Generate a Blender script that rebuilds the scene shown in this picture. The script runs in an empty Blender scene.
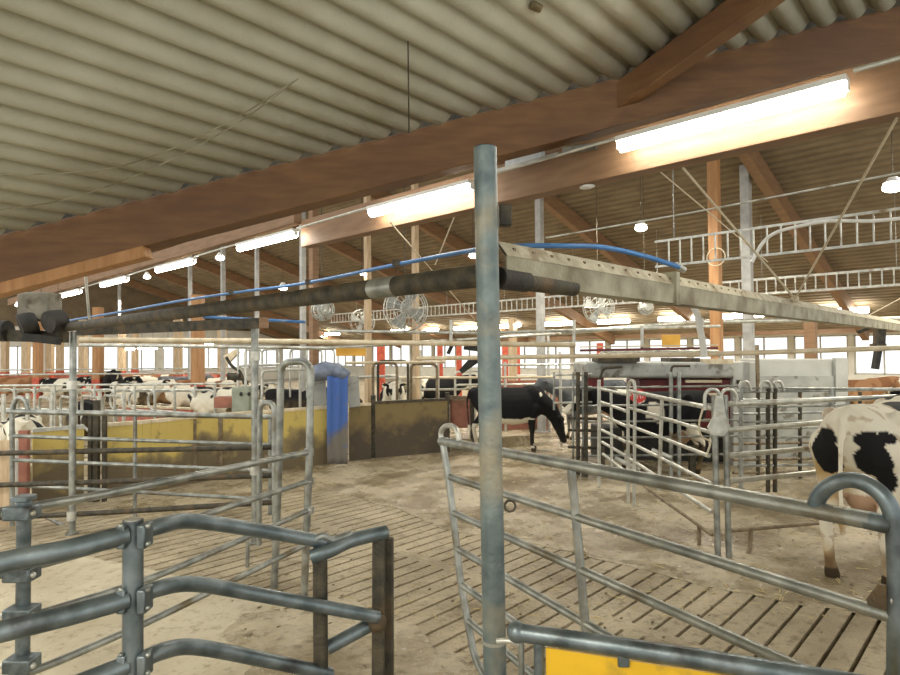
import bpy, bmesh, math, random
from mathutils import Vector, Matrix, noise
random.seed(7)
PI = math.pi
scn = bpy.context.scene
COL = scn.collection
D = bpy.data

# ------------------------------------------------------------------ camera
FPX = 610.0
HC = 2.1
AZ = math.radians(43.6)
fwd0 = Vector((math.cos(AZ), math.sin(AZ), 0))
rgt0 = Vector((math.sin(AZ), -math.cos(AZ), 0))
UP = Vector((0, 0, 1))
PITCH = math.radians(1.36)
ROLL = math.radians(0.5)
fwd = (fwd0 * math.cos(PITCH) + UP * math.sin(PITCH)).normalized()
up1 = (UP * math.cos(PITCH) - fwd0 * math.sin(PITCH)).normalized()
cu = (up1 * math.cos(ROLL) + rgt0 * math.sin(ROLL)).normalized()   # tilted a touch
cr = (rgt0 * math.cos(ROLL) - up1 * math.sin(ROLL)).normalized()
cu = (up1 * math.cos(ROLL) - rgt0 * -math.sin(ROLL)).normalized()
CAM = Vector((0, 0, HC))
cam_d = D.cameras.new('camera'); cam = D.objects.new('camera', cam_d); COL.objects.link(cam)
cam_d.sensor_width = 36.0; cam_d.lens = FPX / 900.0 * 36.0
cam_d.clip_end = 300
cam.matrix_world = Matrix(((cr.x, cu.x, -fwd.x, 0), (cr.y, cu.y, -fwd.y, 0), (cr.z, cu.z, -fwd.z, HC), (0, 0, 0, 1)))
scn.camera = cam

def ray(px, py):
    return fwd + cr * ((px - 450) / FPX) + cu * ((337.5 - py) / FPX)
def W(px, py, Z):
    return CAM + ray(px, py) * Z
def Fz(px, py, z=0.0):
    d = ray(px, py); return CAM + d * ((z - HC) / d.z)
def XY(px, Z):
    p = W(px, 352, Z); return Vector((p.x, p.y, 0))
class Pl:                       # a vertical plane through two ground points
    def __init__(s, A, B):
        s.A = Vector((A[0], A[1], 0)); t = Vector((B[0], B[1], 0)) - s.A
        s.n = Vector((t.y, -t.x, 0)).normalized()
    def __call__(s, px, py):
        d = ray(px, py); k = (s.A - CAM).dot(s.n) / d.dot(s.n); return CAM + d * k
def plU(u): return Pl((u, 0), (u, 1))
def hor(px): return 351.5 - (px - 450) * math.tan(ROLL)

# ------------------------------------------------------------------ materials
def newmat(name):
    m = D.materials.new(name); m.use_nodes = True
    nt = m.node_tree; b = nt.nodes['Principled BSDF']; return m, nt, b
def rgb(c): return (c[0], c[1], c[2], 1)
def M_noise(name, c1, c2, scale=6, rough=.5, metal=0.0, bump=0.0, bscale=60, detail=4, lo=.35, hi=.65, stretch=(1, 1, 1), c3=None, s3=2.0, t3=(.55, .65), coat=0, obj_coord=True):
    m, nt, b = newmat(name)
    N = nt.nodes; L = nt.links
    tc = N.new('ShaderNodeTexCoord'); mp = N.new('ShaderNodeMapping'); mp.inputs['Scale'].default_value = stretch
    L.new(tc.outputs['Object'], mp.inputs[0])
    n = N.new('ShaderNodeTexNoise'); n.inputs['Scale'].default_value = scale; n.inputs['Detail'].default_value = detail
    L.new(mp.outputs[0], n.inputs['Vector'])
    r = N.new('ShaderNodeValToRGB'); r.color_ramp.elements[0].position = lo; r.color_ramp.elements[1].position = hi
    r.color_ramp.elements[0].color = rgb(c1); r.color_ramp.elements[1].color = rgb(c2)
    L.new(n.outputs['Fac'], r.inputs[0]); out = r.outputs[0]
    if c3:
        n3 = N.new('ShaderNodeTexNoise'); n3.inputs['Scale'].default_value = s3; n3.inputs['Detail'].default_value = 6
        L.new(tc.outputs['Object'], n3.inputs['Vector'])
        r3 = N.new('ShaderNodeValToRGB'); r3.color_ramp.elements[0].position = t3[0]; r3.color_ramp.elements[1].position = t3[1]
        L.new(n3.outputs['Fac'], r3.inputs[0])
        mx = N.new('ShaderNodeMix'); mx.data_type = 'RGBA'
        L.new(r3.outputs[0], mx.inputs[0]); L.new(out, mx.inputs[6]); mx.inputs[7].default_value = rgb(c3)
        out = mx.outputs[2]
    L.new(out, b.inputs['Base Color'])
    b.inputs['Roughness'].default_value = rough; b.inputs['Metallic'].default_value = metal
    if bump:
        n2 = N.new('ShaderNodeTexNoise'); n2.inputs['Scale'].default_value = bscale; n2.inputs['Detail'].default_value = 5
        L.new(tc.outputs['Object'], n2.inputs['Vector'])
        bp = N.new('ShaderNodeBump'); bp.inputs['Strength'].default_value = bump; bp.inputs['Distance'].default_value = .02
        L.new(n2.outputs['Fac'], bp.inputs['Height']); L.new(bp.outputs[0], b.inputs['Normal'])
    return m
def M_emit(name, c, s):
    m, nt, b = newmat(name)
    b.inputs['Base Color'].default_value = rgb(c); b.inputs['Emission Color'].default_value = rgb(c); b.inputs['Emission Strength'].default_value = s
    return m

galv = M_noise('galvanised_steel', (.20, .215, .20), (.40, .415, .385), 9, .36, .75, .15, 90, c3=(.16, .13, .08), s3=3.5, t3=(.56, .7))
galv_light = M_noise('light_galvanised_steel', (.40, .41, .37), (.62, .62, .56), 9, .36, .55, .12, 90, c3=(.22, .17, .10), s3=4, t3=(.58, .72))
galv_blue = M_noise('blue_grey_steel', (.10, .13, .14), (.22, .26, .275), 12, .40, .7, .06, 100, c3=(.06, .06, .06), s3=5, t3=(.56, .68))
galv_dark = M_noise('dark_dirty_steel', (.028, .026, .02), (.085, .072, .045), 14, .6, .3, .3, 90, c3=(.12, .08, .04), s3=5, t3=(.55, .7))
pole_mat = M_noise('weathered_pole_steel', (.11, .15, .16), (.22, .27, .265), 10, .5, .35, .2, 60, c3=(.40, .35, .24), s3=2.2, t3=(.52, .66))
brown_bar = M_noise('manure_stained_steel', (.13, .09, .05), (.26, .21, .13), 12, .6, .2, .3, 80)
gutter_mat = M_noise('dusty_zinc_trough', (.26, .24, .16), (.40, .38, .28), 7, .6, .15, .2, 60, c3=(.17, .14, .08), s3=3, t3=(.5, .66))
gutter_edge = M_noise('lit_dusty_lip', (.36, .32, .215), (.52, .47, .34), 14, .7, 0, .3, 60, c3=(.28, .22, .13), s3=8, t3=(.55, .66))  # paler than the trough: light on its upper edge painted in
wood_dark = M_noise('glulam_beam', (.125, .057, .018), (.175, .085, .028), 3, .55, 0, .15, 40, stretch=(1, 1, 6), c3=(.10, .045, .02), s3=.8, t3=(.45, .7))
wood_mid = M_noise('brown_timber', (.19, .105, .052), (.25, .145, .075), 3, .6, 0, .15, 40, stretch=(1, 1, 6))
wood_orange = M_noise('orange_timber', (.34, .165, .06), (.45, .24, .10), 3, .6, 0, .15, 40, stretch=(4, 4, .6))
wood_pale = M_noise('pale_timber', (.45, .33, .20), (.60, .46, .30), 5, .6, 0, .15, 40, stretch=(4, 4, .6))
red_foot = M_noise('red_painted_foot', (.42, .06, .03), (.58, .12, .06), 8, .6)
red_dark = M_noise('dark_red_panel', (.10, .012, .014), (.17, .02, .02), 4, .35)
red_brown = M_noise('red_brown_board', (.24, .09, .06), (.34, .14, .09), 5, .7, c3=(.16, .09, .05), s3=2)
red_pink = M_noise('faded_red_wall', (.42, .12, .08), (.52, .19, .13), 6, .7)
roof_near = M_noise('fibre_cement_sheet', (.41, .41, .32), (.48, .48, .385), 2.5, .85, 0, .25, 50, c3=(.34, .31, .215), s3=.7, t3=(.45, .75))
roof_far = M_noise('old_brown_roof_sheet', (.17, .13, .08), (.235, .185, .115), 1.5, .9, 0, .2, 30)
white_wall = M_noise('cream_wall', (.74, .72, .64), (.84, .82, .74), 2, .8)
frame_mat = M_noise('window_frame_paint', (.50, .48, .44), (.62, .60, .55), 4, .6)
blue_hose = M_noise('blue_plastic', (.045, .14, .33), (.07, .19, .42), 5, .4, c3=(.20, .28, .40), s3=4, t3=(.6, .75))
white_plastic = M_noise('white_plastic', (.62, .62, .58), (.74, .74, .70), 6, .4)
grey_cab = M_noise('grey_cabinet_paint', (.38, .39, .36), (.48, .49, .46), 2, .5)
grey_top = M_noise('grey_hood', (.30, .31, .29), (.40, .41, .38), 4, .45, c3=(.15, .14, .11), s3=5)
black_mat = M_noise('black_rubber', (.012, .012, .010), (.035, .032, .026), 8, .7, 0, .3, 50)
tarp_blue = M_noise('blue_curtain_plastic', (.02, .07, .32), (.05, .13, .45), 5, .5, c3=(.16, .18, .20), s3=3, t3=(.58, .75))
tarp_grey = M_noise('grey_blue_tarp', (.10, .13, .20), (.22, .26, .34), 6, .6)
yellow_plate = M_noise('yellow_plate', (.62, .36, .01), (.78, .47, .02), 4, .45, c3=(.45, .28, .03), s3=7)
orange_board = M_noise('orange_board', (.60, .32, .04), (.72, .40, .06), 3, .6)
rope_mat = M_noise('pale_rope', (.48, .42, .30), (.62, .55, .40), 40, .9)
lamp_on = M_emit('fluorescent_tube_lit', (1.0, .97, .86), 21)
spot_on = M_emit('round_lamp_lit', (1.0, .96, .82), 12)
lamp_body = M_noise('lamp_housing', (.66, .66, .62), (.76, .76, .72), 5, .4)
off_tube = M_noise('unlit_tube_plastic', (.60, .68, .74), (.76, .82, .86), 12, .2)
white_sign = M_noise('white_lettering', (.8, .8, .78), (.86, .86, .84), 3, .5)
sign_red = M_noise('red_sign_plate', (.55, .03, .03), (.66, .06, .05), 3, .4)
straw_mat = M_noise('straw_bits', (.50, .40, .18), (.66, .54, .28), 20, .9)
dung_mat = M_noise('dung', (.10, .075, .035), (.17, .13, .06), 25, .5, 0, .4, 60)

# yellow wall: yellow paint, worn and dirty towards the foot with blotches
def yellow_wall_mat(name, cy, cdirt, cbase, zsplit):
    m, nt, b = newmat(name); N = nt.nodes; L = nt.links
    tc = N.new('ShaderNodeTexCoord')
    g = N.new('ShaderNodeNewGeometry')
    sep = N.new('ShaderNodeSeparateXYZ'); L.new(g.outputs['Position'], sep.inputs[0])
    n = N.new('ShaderNodeTexNoise'); n.inputs['Scale'].default_value = 2.2; n.inputs['Detail'].default_value = 7
    L.new(g.outputs['Position'], n.inputs['Vector'])
    a = N.new('ShaderNodeMath'); a.operation = 'MULTIPLY_ADD'; a.inputs[1].default_value = 1.3; a.inputs[2].default_value = -.65
    L.new(n.outputs['Fac'], a.inputs[0])
    s = N.new('ShaderNodeMath'); s.operation = 'ADD'; L.new(sep.outputs['Z'], s.inputs[0]); L.new(a.outputs[0], s.inputs[1])
    r = N.new('ShaderNodeValToRGB'); e = r.color_ramp.elements
    e[0].position = zsplit - .14; e[0].color = rgb(cbase); e[1].position = zsplit + .16; e[1].color = rgb(cy)
    x = r.color_ramp.elements.new(zsplit + .02); x.color = rgb(cdirt)
    L.new(s.outputs[0], r.inputs[0])
    n2 = N.new('ShaderNodeTexNoise'); n2.inputs['Scale'].default_value = 5; n2.inputs['Detail'].default_value = 6
    L.new(g.outputs['Position'], n2.inputs['Vector'])
    r2 = N.new('ShaderNodeValToRGB'); r2.color_ramp.elements[0].position = .58; r2.color_ramp.elements[1].position = .7
    L.new(n2.outputs['Fac'], r2.inputs[0])
    mx = N.new('ShaderNodeMix'); mx.data_type = 'RGBA'; L.new(r2.outputs[0], mx.inputs[0]); L.new(r.outputs[0], mx.inputs[6]); mx.inputs[7].default_value = rgb(cdirt)
    L.new(mx.outputs[2], b.inputs['Base Color']); b.inputs['Roughness'].default_value = .7
    return m
ywall = yellow_wall_mat('stained_yellow_wall_paint', (.52, .40, .11), (.26, .20, .08), (.13, .10, .055), .60)
tarp_dirty = yellow_wall_mat('blue_curtain_soiled_foot', (.06, .14, .42), (.10, .13, .26), (.17, .155, .13), .62)
owall = yellow_wall_mat('soiled_olive_wall_paint', (.19, .14, .055), (.13, .095, .045), (.07, .055, .035), .62)

def floor_mat(name, c1, c2, c3, rough_lo, rough_hi, sc=1.0, bump=.35, wet=.5):
    m, nt, b = newmat(name); N = nt.nodes; L = nt.links
    g = N.new('ShaderNodeNewGeometry')
    n = N.new('ShaderNodeTexNoise'); n.inputs['Scale'].default_value = 1.1 * sc; n.inputs['Detail'].default_value = 8; n.inputs['Roughness'].default_value = .6
    n2 = N.new('ShaderNodeTexNoise'); n2.inputs['Scale'].default_value = 9 * sc; n2.inputs['Detail'].default_value = 8; n2.inputs['Roughness'].default_value = .7
    n3 = N.new('ShaderNodeTexNoise'); n3.inputs['Scale'].default_value = 26; n3.inputs['Detail'].default_value = 4
    for q in (n, n2, n3): L.new(g.outputs['Position'], q.inputs['Vector'])
    r = N.new('ShaderNodeValToRGB'); r.color_ramp.elements[0].position = .36; r.color_ramp.elements[1].position = .62
    r.color_ramp.elements[0].color = rgb(c1); r.color_ramp.elements[1].color = rgb(c2); L.new(n.outputs['Fac'], r.inputs[0])
    r2 = N.new('ShaderNodeValToRGB'); r2.color_ramp.elements[0].position = .52; r2.color_ramp.elements[1].position = .68
    L.new(n2.outputs['Fac'], r2.inputs[0])
    mx = N.new('ShaderNodeMix'); mx.data_type = 'RGBA'; L.new(r2.outputs[0], mx.inputs[0]); L.new(r.outputs[0], mx.inputs[6]); mx.inputs[7].default_value = rgb(c3)
    L.new(mx.outputs[2], b.inputs['Base Color'])
    mr = N.new('ShaderNodeMapRange'); mr.inputs[1].default_value = .35; mr.inputs[2].default_value = .65; mr.inputs[3].default_value = rough_lo; mr.inputs[4].default_value = rough_hi
    L.new(n.outputs['Fac'], mr.inputs[0]); L.new(mr.outputs[0], b.inputs['Roughness'])
    b.inputs['Specular IOR Level'].default_value = wet
    ad = N.new('ShaderNodeMath'); ad.operation = 'ADD'; L.new(n3.outputs['Fac'], ad.inputs[0]); L.new(n2.outputs['Fac'], ad.inputs[1])
    bp = N.new('ShaderNodeBump'); bp.inputs['Strength'].default_value = bump; bp.inputs['Distance'].default_value = .03
    L.new(ad.outputs[0], bp.inputs['Height']); L.new(bp.outputs[0], b.inputs['Normal'])
    return m
slat_mat = floor_mat('slatted_concrete', (.27, .215, .13), (.52, .44, .30), (.19, .145, .08), .28, .6, 1, .9)
slurry_mat = floor_mat('manure_slurry', (.20, .155, .08), (.52, .445, .31), (.14, .105, .05), .10, .42, 1, .5, .6)
pad_mat = floor_mat('worn_concrete', (.44, .38, .26), (.60, .54, .40), (.30, .24, .145), .45, .65, 1, .25)
slot_mat = M_noise('slurry_pit', (.03, .02, .012), (.05, .035, .02), 8, .8)

# ------------------------------------------------------------------ mesh helpers
class MB:
    def __init__(s): s.v = []; s.f = []
    def add(s, vs, fs):
        o = len(s.v); s.v += [Vector(x) for x in vs]; s.f += [tuple(i + o for i in f) for f in fs]; return s
    def beam(s, a, b, w, h, up=UP):          # box bar from a to b, width w (sideways), height h (along up), centred
        a = Vector(a); b = Vector(b); t = (b - a).normalized(); sd = t.cross(up)
        if sd.length < 1e-4: sd = Vector((1, 0, 0)) if abs(t.x) < .9 else Vector((0, 1, 0)); 
        sd.normalize(); u2 = sd.cross(t).normalized()
        c = [(-1, -1), (1, -1), (1, 1), (-1, 1)]
        vs = [p + sd * (w / 2 * i) + u2 * (h / 2 * j) for p in (a, b) for i, j in c]
        return s.add(vs, [(0, 1, 2, 3), (7, 6, 5, 4), (0, 4, 5, 1), (1, 5, 6, 2), (2, 6, 7, 3), (3, 7, 4, 0)])
    def box(s, c, sx, sy, sz, rz=0):
        c = Vector(c); d = Vector((math.cos(rz), math.sin(rz), 0))
        return s.beam(c - d * sx / 2, c + d * sx / 2, sy, sz)
    def tube(s, pts, r, seg=10, closed=False, caps=True, r2=None):
        P = [Vector(p) for p in pts]; n = len(P)
        fr = None; rings = []
        for i in range(n):
            if closed: t = P[(i + 1) % n] - P[i - 1]
            elif i == 0: t = P[1] - P[0]
            elif i == n - 1: t = P[-1] - P[-2]
            else: t = (P[i + 1] - P[i]).normalized() + (P[i] - P[i - 1]).normalized()
            if t.length < 1e-9: t = Vector((0, 0, 1))
            t.normalize()
            if fr is None:
                a = Vector((0, 0, 1)) if abs(t.z) < .9 else Vector((1, 0, 0)); fr = t.cross(a).normalized()
            else:
                fr = (fr - t * fr.dot(t)).normalized()
            bb = t.cross(fr)
            rr = r if r2 is None else r + (r2 - r) * i / (n - 1)
            rings.append([P[i] + (fr * math.cos(2 * PI * k / seg) + bb * math.sin(2 * PI * k / seg)) * rr for k in range(seg)])
        vs = [p for rg in rings for p in rg]; fs = []
        m = n if closed else n - 1
        for i in range(m):
            j = (i + 1) % n
            for k in range(seg):
                k2 = (k + 1) % seg; fs.append((i * seg + k, i * seg + k2, j * seg + k2, j * seg + k))
        if caps and not closed:
            fs.append(tuple(range(seg))[::-1]); fs.append(tuple((n - 1) * seg + k for k in range(seg)))
        return s.add(vs, fs)
    def sphere(s, c, rx, ry=None, rz=None, seg=12, rings=8, rot=None):
        ry = ry or rx; rz = rz or rx; c = Vector(c); vs = []; fs = []
        for i in range(rings + 1):
            th = PI * i / rings
            for k in range(seg):
                ph = 2 * PI * k / seg
                p = Vector((rx * math.sin(th) * math.cos(ph), ry * math.sin(th) * math.sin(ph), rz * math.cos(th)))
                if rot: p = rot @ p
                vs.append(c + p)
        for i in range(rings):
            for k in range(seg):
                k2 = (k + 1) % seg; fs.append((i * seg + k, (i + 1) * seg + k, (i + 1) * seg + k2, i * seg + k2))
        return s.add(vs, fs)
    def prism(s, poly, ext):                  # polygon of 3D points extruded by vector ext
        n = len(poly); ext = Vector(ext)
        vs = [Vector(p) for p in poly] + [Vector(p) + ext for p in poly]
        fs = [tuple(range(n))[::-1], tuple(range(n, 2 * n))] + [(i, (i + 1) % n, n + (i + 1) % n, n + i) for i in range(n)]
        return s.add(vs, fs)
    def build(s, name, mat, parent=None, smooth=None, bevel=0):
        me = D.meshes.new(name)
        off = parent_loc(parent) if parent else None
        if off is None:
            # a thing of one mesh: origin at its base centre
            lo = Vector((min(v.x for v in s.v), min(v.y for v in s.v), min(v.z for v in s.v)))
            hi = Vector((max(v.x for v in s.v), max(v.y for v in s.v), max(v.z for v in s.v)))
            off = Vector(((lo.x + hi.x) / 2, (lo.y + hi.y) / 2, lo.z))
        me.from_pydata([tuple(v - off) for v in s.v], [], s.f); me.update()
        bm = bmesh.new(); bm.from_mesh(me); bmesh.ops.remove_doubles(bm, verts=bm.verts, dist=1e-6)
        bmesh.ops.recalc_face_normals(bm, faces=bm.faces); bm.to_mesh(me); bm.free()
        if smooth is None: smooth = 35
        if smooth:
            try: me.shade_smooth(); me.set_sharp_from_angle(angle=math.radians(smooth))
            except Exception: pass
        o = D.objects.new(name, me); COL.objects.link(o)
        me.materials.append(mat)
        if parent: o.parent = parent
        else: o.location = off
        if bevel:
            b = o.modifiers.new('bevel', 'BEVEL'); b.width = bevel; b.segments = 2; b.limit_method = 'ANGLE'
        return o
def parent_loc(p):
    l = Vector(p.location)
    while p.parent: p = p.parent; l += Vector(p.location)
    return l
def tag(o, label, cat, group=None):
    o['label'] = label; o['category'] = cat
    if group: o['group'] = group
    return o
def thing(name, loc, label, cat, group=None):
    o = D.objects.new(name, None); COL.objects.link(o); o.location = loc; o.empty_display_size = .1
    return tag(o, label, cat, group)
def struct(o): o['kind'] = 'structure'; return o
def stuff(o, label, cat): o['kind'] = 'stuff'; return tag(o, label, cat)
def curve(pts, k=6, closed=False):          # Catmull-Rom through points
    P = [Vector(p) for p in pts]; out = []
    n = len(P)
    for i in range(n if closed else n - 1):
        if closed: p0, p1, p2, p3 = P[i - 1], P[i], P[(i + 1) % n], P[(i + 2) % n]
        else: p0 = P[max(i - 1, 0)]; p1 = P[i]; p2 = P[i + 1]; p3 = P[min(i + 2, n - 1)]
        for j in range(k):
            t = j / k
            out.append(.5 * ((2 * p1) + (p2 - p0) * t + (2 * p0 - 5 * p1 + 4 * p2 - p3) * t * t + (3 * p1 - p0 - 3 * p2 + p3) * t ** 3))
    if not closed: out.append(P[-1])
    return out
def fillet(pts, r=.06, k=5):                # rounded corners of a bent pipe
    P = [Vector(p) for p in pts]; out = [P[0]]
    for i in range(1, len(P) - 1):
        a = (P[i - 1] - P[i]); b = (P[i + 1] - P[i]); q = min(r, a.length * .49, b.length * .49)
        s = P[i] + a.normalized() * q; e = P[i] + b.normalized() * q
        for j in range(k + 1):
            t = j / k; out.append(s * (1 - t) ** 2 + P[i] * 2 * t * (1 - t) + e * t * t)
    out.append(P[-1]); return out
def drop(p): return Vector((p.x, p.y, 0))
def at_z(p, z): return Vector((p.x, p.y, z))

# ------------------------------------------------------------------ floor
def build_floor():
    pitch = .172; slot = .030; dep = .085
    mb = MB(); pit = MB(); v = -7.0; u0, u1 = -6.0, 40.0
    prof = []
    while v < 17:
        prof += [(v, 0), (v + pitch - slot, 0), (v + pitch - slot, -dep), (v + pitch, -dep)]
        v += pitch
    prof.append((v, 0))
    # short lengths along u so each slat ends in a solid cross joint every 2.6 m
    us = []; u = u0
    while u < 17: us.append((u, u + 2.45)); us.append((u + 2.45, u + 2.6)); u += 2.6
    for i, (a, b) in enumerate(us):
        if i % 2 == 0:
            vs = []; fs = []
            for (vv, z) in prof: vs += [(a, vv, z), (b, vv, z)]
            for k in range(len(prof) - 1): fs.append((2 * k, 2 * k + 2, 2 * k + 3, 2 * k + 1))
            mb.add(vs, fs)
        else:
            vs = []; fs = []
            vs = [(a, -7.0, 0), (a, v, 0), (b, v, 0), (b, -7.0, 0)]; fs = [(0, 1, 2, 3)]
            for k in range(0, len(prof) - 1, 4):
                (v1, _), (v2, _) = prof[k + 1], prof[k + 3]
                n = len(vs); vs += [(a, v1, 0), (a, v2, 0), (a, v2, -dep), (a, v1, -dep), (b, v1, 0), (b, v2, 0), (b, v2, -dep), (b, v1, -dep)]
                fs += [(n, n + 1, n + 2, n + 3), (n + 4, n + 5, n + 6, n + 7)]
            mb.add(vs, fs)
    mb.add([(u, -7, 0), (45, -7, 0), (45, 55, 0), (u, 55, 0)], [(0, 1, 2, 3)])
    mb.add([(u0, v, 0), (u, v, 0), (u, 55, 0), (u0, 55, 0)], [(0, 1, 2, 3)])
    o = mb.build('floor', slat_mat, smooth=0)
    struct(o)
build_floor()

def patch(name, pts, z, mat, label, cat, seed=0, amp=.12):
    c = curve(pts, 10, True)
    P = []
    for i, p in enumerate(c):
        n = noise.noise(Vector((p.x * 1.7 + seed, p.y * 1.7, 0))) + .5 * noise.noise(Vector((p.x * 6 + seed, p.y * 6, 3)))
        cen = sum(c, Vector()) / len(c); d = (p - cen).normalized()
        P.append(at_z(p + d * n * amp, z))
    mb = MB(); n = len(P)
    mb.v = P + [at_z(p, 0.0005) for p in P]
    mb.f = [tuple(range(n))] + [(i, (i + 1) % n, n + (i + 1) % n, n + i) for i in range(n)]
    o = mb.build(name, mat, smooth=0)
    me = o.data; bm = bmesh.new(); bm.from_mesh(me); bmesh.ops.triangulate(bm, faces=[f for f in bm.faces if len(f.verts) > 4]); bm.to_mesh(me); bm.free()
    return stuff(o, label, cat)
patch('slurry_layer', [Fz(*p) for p in [(330, 492), (395, 510), (450, 530), (540, 545), (620, 565), (720, 590), (830, 608), (905, 618), (930, 560), (960, 500), (900, 440), (700, 415), (560, 408), (440, 425), (350, 452), (270, 466), (200, 484), (120, 502), (150, 520), (230, 498)]],
      .006, slurry_mat, 'wet brown manure slurry spread over the open floor around the black cow', 'slurry', 1)
patch('concrete_pad', [Fz(*p) for p in [(-60, 580), (40, 552), (120, 563), (230, 590), (330, 612), (430, 660), (420, 760), (100, 860), (-200, 800)]],
      .007, pad_mat, 'pale worn smooth concrete area below the left foreground rails', 'concrete', 5)
patch('trodden_dung', [Fz(*p) for p in [(225, 625), (300, 600), (380, 612), (450, 648), (500, 672), (560, 700), (500, 800), (300, 760), (240, 690)]],
      .011, slurry_mat, 'trodden brown dung spread on the floor between the left foreground frame and the tall pole', 'dung', 9, .25)
# droppings and straw
mb = MB()
for i in range(150):
    px = random.uniform(230, 900); py = random.uniform(450, 640)
    p = Fz(px, py); s = random.uniform(.005, .014)
    mb.sphere((p.x, p.y, .012), s * random.uniform(1, 2.4), s, s * .5, 6, 4)
stuff(mb.build('dung_lumps', dung_mat), 'small dark dung lumps scattered over the slatted floor', 'dung')
mb = MB()
for i in range(420):
    px = random.uniform(250, 900); py = random.uniform(440, 620)
    p = Fz(px, py); a = random.uniform(0, PI); l = random.uniform(.02, .06); d = Vector((math.cos(a), math.sin(a), 0)) * l
    q = Vector((p.x, p.y, .014)); mb.beam(q - d, q + d, .006, .004)
stuff(mb.build('straw_bits', straw_mat, smooth=0), 'bits of pale straw trodden into the wet floor', 'straw')

# ------------------------------------------------------------------ near ceiling and diagonal beam
ZA = 5.0
A0 = W(0, 235, ZA); A1 = W(900, 6, ZA)
tA = (A1 - A0)
A_l = A0 - tA * .12; A_r = A1 + tA * .10
a_s = -.03
b_s = (tA.z - a_s * tA.x) / tA.y
def cz(u, v): return A0.z + a_s * (u - A0.x) + b_s * (v - A0.y)
def uA(v): return A0.x + tA.x / tA.y * (v - A0.y)
def near_ceiling():
    mb = MB(); per = .177; n = 12
    v0, v1 = -9.0, 7.6; N = int((v1 - v0) / per * n); rows = []
    for i in range(N + 1):
        v = v0 + i * per / n
        q_ = (i % n) / n / .80; w = -.070 * (math.sin(PI * q_) ** .7 if q_ < 1 else 0)
        ue = min(uA(v) - .012, 12); us = -7.0
        if ue < us + .5: ue = us + .5
        row = []
        for k in range(7):
            u = us + (ue - us) * k / 6
            row.append((u, v, cz(u, v) + .056 + w))
        rows.append(row)
    vs = [p for r in rows for p in r]; fs = []
    for i in range(N):
        for k in range(6): a = i * 7 + k; fs.append((a, a + 1, a + 8, a + 7))
    mb.add(vs, fs)
    o = mb.build('ceiling', roof_near, smooth=60)
    s = o.modifiers.new('thick', 'SOLIDIFY'); s.thickness = .008; s.offset = 1
    struct(o)
near_ceiling()
back = Vector((tA.y, -tA.x, 0)).normalized()
if back.dot(fwd0) < 0: back = -back
hA = .385
mb = MB().beam(A_l + back * .11 - UP * hA / 2, A_r + back * .11 - UP * hA / 2, .2, hA)
tag(mb.build('timber_beam', wood_dark, bevel=.008), 'long dark brown glulam beam sloping up under the pale corrugated ceiling edge', 'beam')
# lower edge of the sloping beam at far left, lamp light painted in orange
p0 = W(-60, 306, 5.06); p1 = W(148, 252.5, 5.06)
tag(MB().beam(A_l + back * .23 + UP * .05, A_r + back * .23 + UP * .05, .04, .2).build('gap_shade_strip', galv_dark), 'added dark strip behind the ragged sheet ends, standing in for the shade in their gaps', 'board')  # added strip that makes the gaps between the sheet lobes read as dark shade
tag(MB().beam(p0, p1, .14, .095).build('timber_beam', wood_orange, bevel=.006), 'short orange strip under the dark sloping beam at the left, its lamp light painted in', 'beam')
# diagonal rafter joining the beam
def onceil(px, py):
    d = ray(px, py); n = Vector((-a_s, -b_s, 1)); q = Vector((A0.x, A0.y, A0.z)); return CAM + d * ((q - CAM).dot(n) / d.dot(n))
c0 = onceil(615, 86); c1 = onceil(731, 0); tc_ = (c1 - c0).normalized()
c0 = c0 + tc_ * .02
tag(MB().beam(c0 - UP * .13, c0 + tc_ * 3.2 - UP * .13, .14, .21).build('timber_rafter', wood_dark, bevel=.008), 'brown glulam rafter rising from the sloping beam to the top right', 'beam')
# purlin beam that carries the lamps
uB = 4.5
bB = plU(uB)
vb0 = W(1000, 100, 3.4).y; 
vB_l = bB(306, 240).y
zb0, zb1 = 3.49, 3.84
tag(MB().beam((uB, -2.5, (zb0 + zb1) / 2), (uB, vB_l, (zb0 + zb1) / 2), .16, zb1 - zb0).build('timber_beam', wood_mid, bevel=.006), 'brown horizontal timber beam behind the row of bright tube lamps', 'beam')
tag(MB().beam((4.38, vB_l, 3.89), (4.38, 23.5, 3.80), .12, .2).build('timber_beam', wood_mid, bevel=.006), 'thinner brown timber beam continuing behind the far left tube lamps', 'beam')

# ------------------------------------------------------------------ far roof
RS = .30
def rz(u): return 11.2 - RS * u
def far_roof():
    mb = MB(); us = 5.0; rows = []; pitch = .25; k = 0; u = us
    prof = []
    while u < 28.2:
        prof += [(u, 0), (u + pitch * .42, 0), (u + pitch * .5, .05), (u + pitch * .92, .05)]
        u += pitch
    vs = []; fs = []
    for (uu, h) in prof:
        vs += [(uu, -6, rz(uu) + h), (uu, 45, rz(uu) + h)]
    for i in range(len(prof) - 1): fs.append((2 * i, 2 * i + 1, 2 * i + 3, 2 * i + 2))
    mb.add(vs, fs)
    o = mb.build('ceiling', roof_far, smooth=0); struct(o)
    m = o.modifiers.new('thick', 'SOLIDIFY'); m.thickness = .01; m.offset = 1
    mb = MB().beam((28, 19.5, 3.0 + .15), (34, 19.5, 3.15), 51, .04)
    struct(mb.build('ceiling', white_wall, smooth=0))
far_roof()
def on_roof(px, py):
    d = ray(px, py); n = Vector((RS, 0, 1)); q = Vector((0, 0, 11.2)); return CAM + d * ((q - CAM).dot(n) / d.dot(n))
rv = [on_roof(432, 222).y, on_roof(553, 196).y, on_roof(775, 185).y]
sp = (rv[0] - rv[2]) / 2
vv = [rv[2] - sp, rv[2], rv[1], rv[0]] + [rv[0] + sp * k for k in range(1, 6)]
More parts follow.
